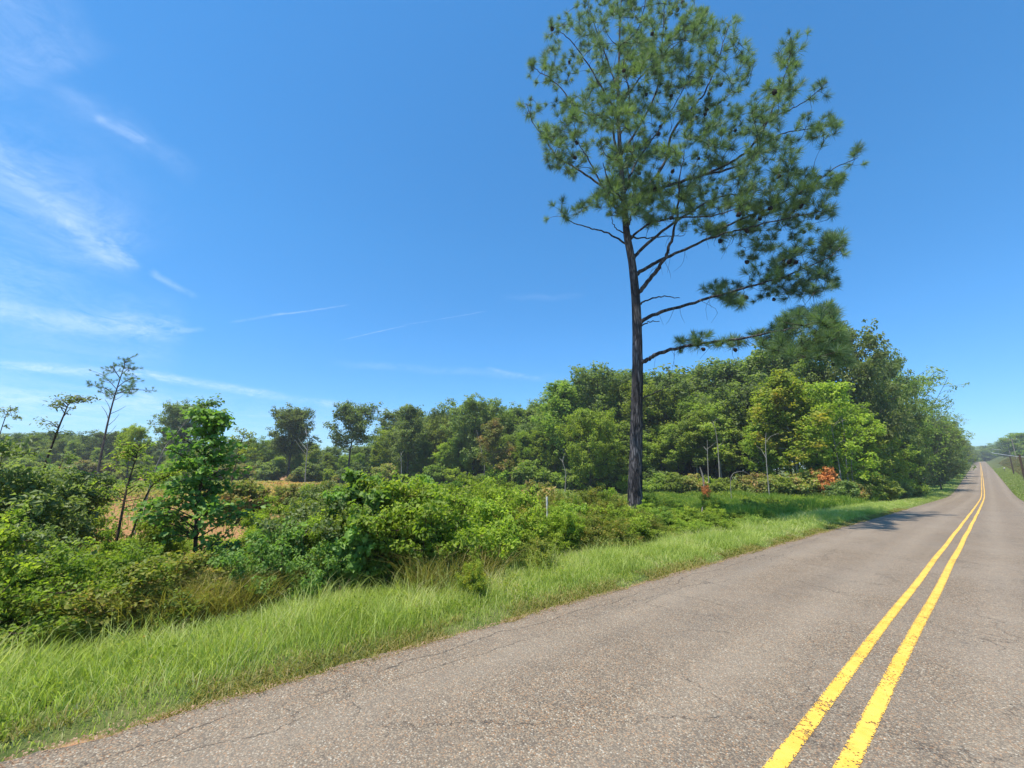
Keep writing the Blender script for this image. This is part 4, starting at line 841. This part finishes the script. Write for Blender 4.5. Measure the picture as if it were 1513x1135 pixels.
for (y0, y1, dens, wd, wmax) in ((-6, 4, 3400, .0065, 3.6), (4, 10, 2400, .009, 3.6), (10, 20, 1300, .013, 4.4), (20, 40, 520, .022, 5), (40, 80, 200, .04, 4.5), (80, 190, 60, .08, 4.5)):
    n = int((y1 - y0) * wmax * dens); Y = rng.uniform(y0, y1, n); dl = .02 + wmax * rng.random(n) ** .9; X = XL + xoff(Y) - dl
    pn = patchn(X, Y, 1.3, 1.0); h = (.045 + .22 * _ss(.2, 1.6, dl)) * rng.uniform(.5, 1.3, n) * (.75 + .5 * pn); h = np.where(rng.random(n) < .05, h * 1.4, h)
    keep = rng.random(n) < (.35 + .65 * _ss(.0, .35, dl + (patchn(X, Y, 3.1, 2.) - .5) * .3))
    v = np.clip(rng.random(n) * .75 + .25 * pn - .10 * _ss(1.2, .2, dl) + (rng.random(n) < .10 + .35 * _ss(.9, .1, dl)) * .6, 0, 1)
    k = keep; parts.append(blades(rng, X[k], Y[k], h[k], np.full(k.sum(), wd) * rng.uniform(.7, 1.3, k.sum()), .55, v[k]))
for (y0, y1, nclump, wd) in ((-6, 14, 300, .007), (14, 50, 320, .014)):
    cy = rng.uniform(y0, y1, nclump); cd = .5 + 2.9 * rng.random(nclump); ix = np.repeat(np.arange(nclump), 70); n = len(ix); Y = cy[ix] + rng.normal(0, .16, n); dl = np.maximum(.1, cd[ix] + rng.normal(0, .16, n)); X = XL + xoff(Y) - dl
    tall_ = rng.uniform(.22, .55, nclump)[ix] * (.5 + .5 * _ss(.3, 1.6, dl)); tone_ = rng.random(nclump)[ix]
    parts.append(blades(rng, X, Y, tall_ * rng.uniform(.6, 1.2, n), np.full(n, wd), .75, np.clip(.25 + tone_ * .5 + rng.random(n) * .3, 0, 1)))
grass_obj('verge_grass', parts, 'grass', 'bright green grass strip between the road and the brush')
# dry thatch and gravel creeping over the broken asphalt edge
n = 60000; Y = -5 + 45 * rng.random(n) ** 1.7; dl = rng.normal(.10, .22, n); k = (dl > -.09) & (patchn(X := XL - dl, Y, 2.3, 5.) > .36); dl, Y = dl[k], Y[k]; n = len(Y)
dist = np.hypot(XL, Y)
grass_obj('dry_thatch', [blades(rng, XL + xoff(Y) - dl, Y, rng.uniform(.015, .07, n), .004 + .0010 * dist, 1.6, z0=gz(XL + xoff(Y) - np.maximum(dl, 0), Y) + .02 + .03 * (dl < 0))], 'straw', 'dry straw thatch lying along the left asphalt edge')
n = 16000; Y = -4 + 30 * rng.random(n) ** 1.4; dl = rng.normal(.02, .09, n); sz = rng.uniform(.003, .009, n)
X = XL + xoff(Y) - dl; base = np.stack([X, Y, np.where(dl > .02, gz(X, Y), zr(Y) + .004)], 1); oc = np.array([(1, 0, 0), (-.6, .9, 0), (-.5, -.9, 0), (.1, .1, 1.0)])
th = rng.uniform(0, 6.28, n); c_, s_ = np.cos(th), np.sin(th); vx = oc[None, :, 0] * c_[:, None] - oc[None, :, 1] * s_[:, None]; vy = oc[None, :, 0] * s_[:, None] + oc[None, :, 1] * c_[:, None]
V = base[:, None, :] + np.stack([vx, vy, np.broadcast_to(oc[None, :, 2], vx.shape)], -1) * sz[:, None, None]
i = np.arange(n)[:, None] * 4; T = np.concatenate([i + [0, 1, 3], i + [1, 2, 3], i + [2, 0, 3]], 1).reshape(-1, 3)
o = setkind(link('edge_gravel', npmesh('edge_gravel', V.reshape(-1, 3), tris=T), plain_mat('gravel_stone', (.16, .09, .05), (.36, .25, .17), 30, .85, .15)), 'stuff'); tag(o, 'loose gravel crumbs along the broken left edge of the asphalt', 'gravel')
# broadleaf weeds in the verge
nc = 260; cy = -4 + 40 * rng.random(nc) ** 1.3; cd = .25 + 2.4 * rng.random(nc); ix = np.repeat(np.arange(nc), 60); n = len(ix)
X = XL + xoff(cy[ix]) - cd[ix] + rng.normal(0, .10, n); Y = cy[ix] + rng.normal(0, .10, n); hgt_ = .10 + .22 * _ss(.3, 1.6, cd)[ix]
C = np.stack([X, Y, gz(X, Y) + rng.random(n) * hgt_], 1)
o = setkind(link('verge_weeds', leafmesh('verge_weeds', rng, C, unit(rng.normal(0, .5, (n, 3)) + [0, 0, .9]), rng.uniform(.02, .06, n), rng.uniform(.012, .03, n)), M['bramble']), 'stuff'); tag(o, 'small broadleaf weeds scattered through the verge grass', 'weeds')
# right verge (seen only far away) and near right
parts = []
for (y0, y1, dens, wd) in ((-4, 20, 500, .012), (20, 90, 90, .04), (90, 260, 45, .08)):
    n = int((y1 - y0) * 4.0 * dens); Y = rng.uniform(y0, y1, n); X = XR + xoff(Y) + .05 + 4.0 * rng.random(n); h = rng.uniform(.08, .28, n); parts.append(blades(rng, X, Y, h, np.full(n, wd), .5))
grass_obj('right_verge_grass', parts, 'grass', 'short green grass along the right edge of the far road')
parts = []
n = 60000; Y = rng.uniform(60, 330, n); X = XR + xoff(Y) + 3.2 + 22 * rng.random(n); parts.append(blades(rng, X, Y, rng.uniform(.3, .8, n), np.full(n, .09), .5)); grass_obj('bank_grass', parts, 'drygrass', 'brownish tall grass on the bank right of the far road')
# bright meadow right of the pine
parts = []
def inside_meadow(X, Y): # between the pine and the wood, left of the verge
    return (X < -7.6 - .0 * Y) & (X > -13.5 - (Y - 18) * .55) & (Y > 13)
for (y0, y1, dens, wd) in ((13, 30, 420, .018), (30, 62, 170, .035)):
    n = int((y1 - y0) * 26 * dens); Y = rng.uniform(y0, y1, n); X = rng.uniform(-34, -7.6, n); k = inside_meadow(X, Y); X, Y = X[k], Y[k]; n = len(X)
    pn = patchn(X, Y, .7, .3); h = (.35 + .75 * pn) * rng.uniform(.5, 1.2, n); parts.append(blades(rng, X, Y, h, np.full(n, wd), .35, np.clip(rng.random(n) * .7 + .3 * pn, 0, 1)))
grass_obj('meadow_grass', parts, 'meadow', 'tall lush green grass in front of the wood right of the pine')
n = 90000; Y = rng.uniform(12, 58, n); X = -7.4 - 26 * rng.random(n); k = inside_meadow(X, Y) & (patchn(X, Y, .8, 6.1) > .46); X, Y = X[k], Y[k]; n = len(X); dist = np.hypot(X, Y)
C = np.stack([X, Y, gz(X, Y) + rng.random(n) ** .8 * (.35 + .75 * patchn(X, Y, 1.1, 3.))], 1)
me = leafmesh('meadow_herbs', rng, C, unit(rng.normal(0, .55, (n, 3)) + [0, 0, .8]), .04 + .0024 * dist * rng.uniform(.6, 1.4, n), .02 + .001 * dist); o = setkind(link('meadow_herbs', me, M['bright']), 'stuff'); tag(o, 'leafy light green herbs mixed into the tall meadow grass', 'weeds')
# rough weeds of the field
n = 60000; Y = rng.uniform(-14, 70, n); X = -9.5 - 85 * rng.random(n) ** 1.3; pn = patchn(X, Y, .33, .8); sgn = -.30 * X - Y
keep = rng.random(n) < np.where(sgn > 0, .14 + .45 * np.clip((pn - .55) * 4, 0, 1) + .5 * _ss(40, 58, -X), .95)
keep &= ~(inside_meadow(X, Y)); X, Y, pn = X[keep], Y[keep], pn[keep]; n = len(X); dist = np.hypot(X, Y)
vv = np.clip(rng.random(n) * .55 + .5 * patchn(X, Y, .16, 2.2) + .1 * (dist > 45), 0, 1)
grass_obj('field_weeds', [blades(rng, X, Y, (.25 + .65 * pn) * rng.uniform(.5, 1.2, n), .005 + .0013 * dist, .5, vv)], 'weed', 'rough green and orange-brown weeds covering the open field')
n = 230000; Y = rng.uniform(-16, 74, n); X = -9.5 - 88 * rng.random(n) ** 1.1; pn = patchn(X, Y, .33, .8); sgn = -.30 * X - Y; p2_ = patchn(X, Y, .9, 3.3)
k = (rng.random(n) < np.where(sgn > 0, .07 + .6 * np.clip((p2_ - .50) * 5, 0, 1) + .8 * _ss(34, 50, -X), .95)) & ~(inside_meadow(X, Y)); X, Y, pn = X[k], Y[k], pn[k]; n = len(X); dist = np.hypot(X, Y)
C = np.stack([X, Y, gz(X, Y) + rng.random(n) * (.15 + .75 * pn)], 1); az_ = X * -.33 - Y
orange_ = np.exp(-((az_ - 9) / 7) ** 2) * _ss(30, 44, -X) + np.exp(-((az_ + 14) / 3.5) ** 2) * _ss(18, 26, dist) * .8
v = np.clip(rng.random(n) * .45 + .15 * patchn(X, Y, .16, 2.2) + .5 * orange_, 0, 1)
me = leafmesh('field_herbs', rng, C, unit(rng.normal(0, .5, (n, 3)) + [0, 0, .9]), .05 + .0042 * dist * rng.uniform(.6, 1.3, n), .03 + .0026 * dist, v); o = setkind(link('field_herbs', me, M['weed']), 'stuff'); tag(o, 'mixed green, yellow and rusty herbs growing low over the cleared field', 'weeds')
# low herbs under the brush
n = 90000; Y = rng.uniform(-6, 22, n); X = -6.6 - 4.6 * rng.random(n); k = patchn(X, Y, .9, 4.) > (.42 + .25 * (X < -8.5) * (Y < 2)); X, Y = X[k], Y[k]; n = len(X)
C = np.stack([X, Y, gz(X, Y) + rng.random(n) ** 1.2 * (.25 + .5 * patchn(X, Y, 1.5, 2.))], 1)
me = leafmesh('undergrowth', rng, C, unit(rng.normal(0, .6, (n, 3)) + [0, 0, .7]), rng.uniform(.03, .08, n), rng.uniform(.02, .045, n)); o = setkind(link('undergrowth', me, M['bramble']), 'stuff'); tag(o, 'low leafy undergrowth between the shrubs of the brush', 'undergrowth')
# yellow straw grass clump near the front left
parts = []
for (px_, py_, D, nb, R_) in ((300, 880, 5.4, 1500, .45), (215, 890, 5.1, 900, .4), (355, 875, 5.7, 900, .35), (640, 850, 6.6, 500, .4), (700, 835, 7.2, 500, .4)):
    c_ = pt(px_, py_, D); a = rng.uniform(0, 6.28, nb); r_ = R_ * np.sqrt(rng.random(nb)); parts.append(blades(rng, c_[0] + np.cos(a) * r_, c_[1] + np.sin(a) * r_, rng.uniform(.4, .85, nb), np.full(nb, .008), .9))
grass_obj('straw_grass', parts, 'straw', 'golden straw coloured grass tufts in front of the brush at the left')

# ------------------------------------------------------------------ posts, poles and wires
def boxpost(name, px_, top, D, wdt, mat, label, lean=(0, 0), cat='post', base=None, cap=True):
    p_ = pt(px_, top, D); g = float(gz(p_[0], p_[1])); H = p_[2] - g; e = empty(name, (p_[0], p_[1], g)); hw = wdt / 2
    rings = [(-.2, 1), (H * .5, .98), (H - .03, .96), (H, .8)]; vs = []
    for z, s in rings:
        for a, b in ((-1, -1), (1, -1), (1, 1), (-1, 1)): vs.append((a * hw * s + lean[0] * max(z, 0), b * hw * s + lean[1] * max(z, 0), z))
    q = [(k * 4 + j, k * 4 + (j + 1) % 4, k * 4 + 4 + (j + 1) % 4, k * 4 + 4 + j) for k in range(3) for j in range(4)] + [(12, 13, 14, 15)]
    link('post', npmesh(name, np.array(vs), quads=q), M[mat], e); tag(e, label, cat); return e
boxpost('marker_post', 808, 734, 12.5, .045, 'white', 'short white marker post standing in the weeds left of the pine')
boxpost('marker_post', 633, 725, 16, .05, 'white', 'small white stake in the field behind the middle brush')
boxpost('survey_stake', 608, 726, 15, .05, 'grey', 'thin grey leaning stick beside the small white stake', (-.6, .2))
def pole(x, y, H, r, label, arm=True, lean=0.0):
    g = float(gz(x, y)); e = empty('utility_pole', (x, y, g)); V, Q = tubes([(np.array([[0, 0, -.5], [lean * .5, 0, H * .5], [lean, 0, H]]), np.array([r * 1.2, r, r * .75]))], 10); link('pole', npmesh('pole', V, quads=Q, smooth=True), M['grey'], e)
    if arm:
        V, Q = tubes([(np.array([[-1.3, 0, H - .5], [1.3, 0, H - .5]]), np.array([.07, .07]))], 4); link('crossarm', npmesh('crossarm', V, quads=Q), M['grey'], e)
        for dx in (-1.2, -.5, .5, 1.2):
            V, Q = tubes([(np.array([[dx, 0, H - .44], [dx, 0, H - .36], [dx, 0, H - .28]]), np.array([.04, .07, .03]))], 8); link('insulator', npmesh('insulator', V, quads=Q), M['white'], e)
    tag(e, label, 'pole'); return g + H
pole(8.2, 262, 8.4, .15, 'grey wooden utility pole with crossarm on the right bank near the crest')
pole(8.6, 330, 8.5, .15, 'farther wooden utility pole beyond the crest of the road')
# the pale cable that crosses from the pole toward the right edge
def cable(A, B, sag, r, label, mat='wire'):
    t_ = np.linspace(0, 1, 24)[:, None]; P_ = np.array(A) * (1 - t_) + np.array(B) * t_; P_[:, 2] -= (4 * sag * t_ * (1 - t_))[:, 0]; V, Q = tubes([(P_ - P_[0], np.full(24, r))], 6)
    o = link('overhead_cable', npmesh('overhead_cable', V, quads=Q, smooth=True), M[mat], None, tuple(P_[0])); tag(o, label, 'cable', None)
cable(pt(1465, 669, 190), pt(1560, 679, 120), .4, .10, 'thick pale cable strung low across the right bank')
cable(pt(1466, 663.5, 190), pt(1479, 665, 180), .0, .06, 'short thin pale cable above the thick one by the pole')
def fpost(px_, base, top, D, r, label, lean):
    a = pt(px_, base, D); g = float(gz(a[0], a[1])); b = pt(px_ + lean, top, D); e = empty('fence_post', (a[0], a[1], g)); H = b[2] - g
    V, Q = tubes([(np.array([[0, 0, -.3], [(b[0] - a[0]) * .5, (b[1] - a[1]) * .5, H * .5], [b[0] - a[0], b[1] - a[1], H]]), np.array([r, r * .95, r * .85]))], 8, .04, np.random.default_rng(1)); link('post', npmesh('fence_post', V, quads=Q, smooth=True), M['post'], e); tag(e, label, 'post')
fpost(1511, 697, 672, 62, .14, 'dark leaning post on the grassy bank at the right edge', -5)
fpost(1493, 681, 674, 110, .14, 'smaller dark post farther up the right bank', -1)
mx_, my_ = 3.4, 205.0; e = empty('mailbox', (mx_, my_, float(gz(mx_, my_)))); tag(e, 'small white mailbox on a short post beside the far road on the right', 'mailbox')
V, Q = tubes([(np.array([[0, 0, -.2], [0, 0, .5], [0, 0, 1.0]]), np.array([.06, .06, .06]))], 4); link('post', npmesh('mailbox_post', V, quads=Q), M['grey'], e)
a_ = np.linspace(0, math.pi, 9); prof_ = [(-.22, 1.0)] + [(-.22 * math.cos(q), 1.2 + .2 * math.sin(q)) for q in a_] + [(.22, 1.0)]; n2 = len(prof_)
V = [(x_, y_, z_) for y_ in (-.35, .35) for x_, z_ in prof_] + [(0, -.35, 1.15), (0, .35, 1.15)]
link('box', npmesh('mailbox_box', V, quads=[(k, (k + 1) % n2, n2 + (k + 1) % n2, n2 + k) for k in range(n2)], tris=[(2 * n2, (k + 1) % n2, k) for k in range(n2)] + [(2 * n2 + 1, n2 + k, n2 + (k + 1) % n2) for k in range(n2)]), M['white'], e)
# ------------------------------------------------------------------ haze: thin summer air round the camera and the whole scene
lo_, hi_ = (-905.0, -305.0, -14.0), (905.0, 1405.0, 46.0)
V = [(x, y, z) for z in (lo_[2], hi_[2]) for y in (lo_[1], hi_[1]) for x in (lo_[0], hi_[0])]
m, t, out = new_mat('thin_haze'); pv = t.new('ShaderNodeVolumePrincipled'); pv.inputs['Color'].default_value = (.86, .93, 1.0, 1); pv.inputs['Density'].default_value = .0005; pv.inputs['Anisotropy'].default_value = .2
t.l.new(pv.outputs[0], out.inputs['Volume'])
setkind(link('haze', npmesh('haze', V, quads=[(0, 2, 3, 1), (4, 5, 7, 6), (0, 1, 5, 4), (2, 6, 7, 3), (0, 4, 6, 2), (1, 3, 7, 5)]), m), 'stuff')
print('OBJECTS', len(bpy.data.objects))
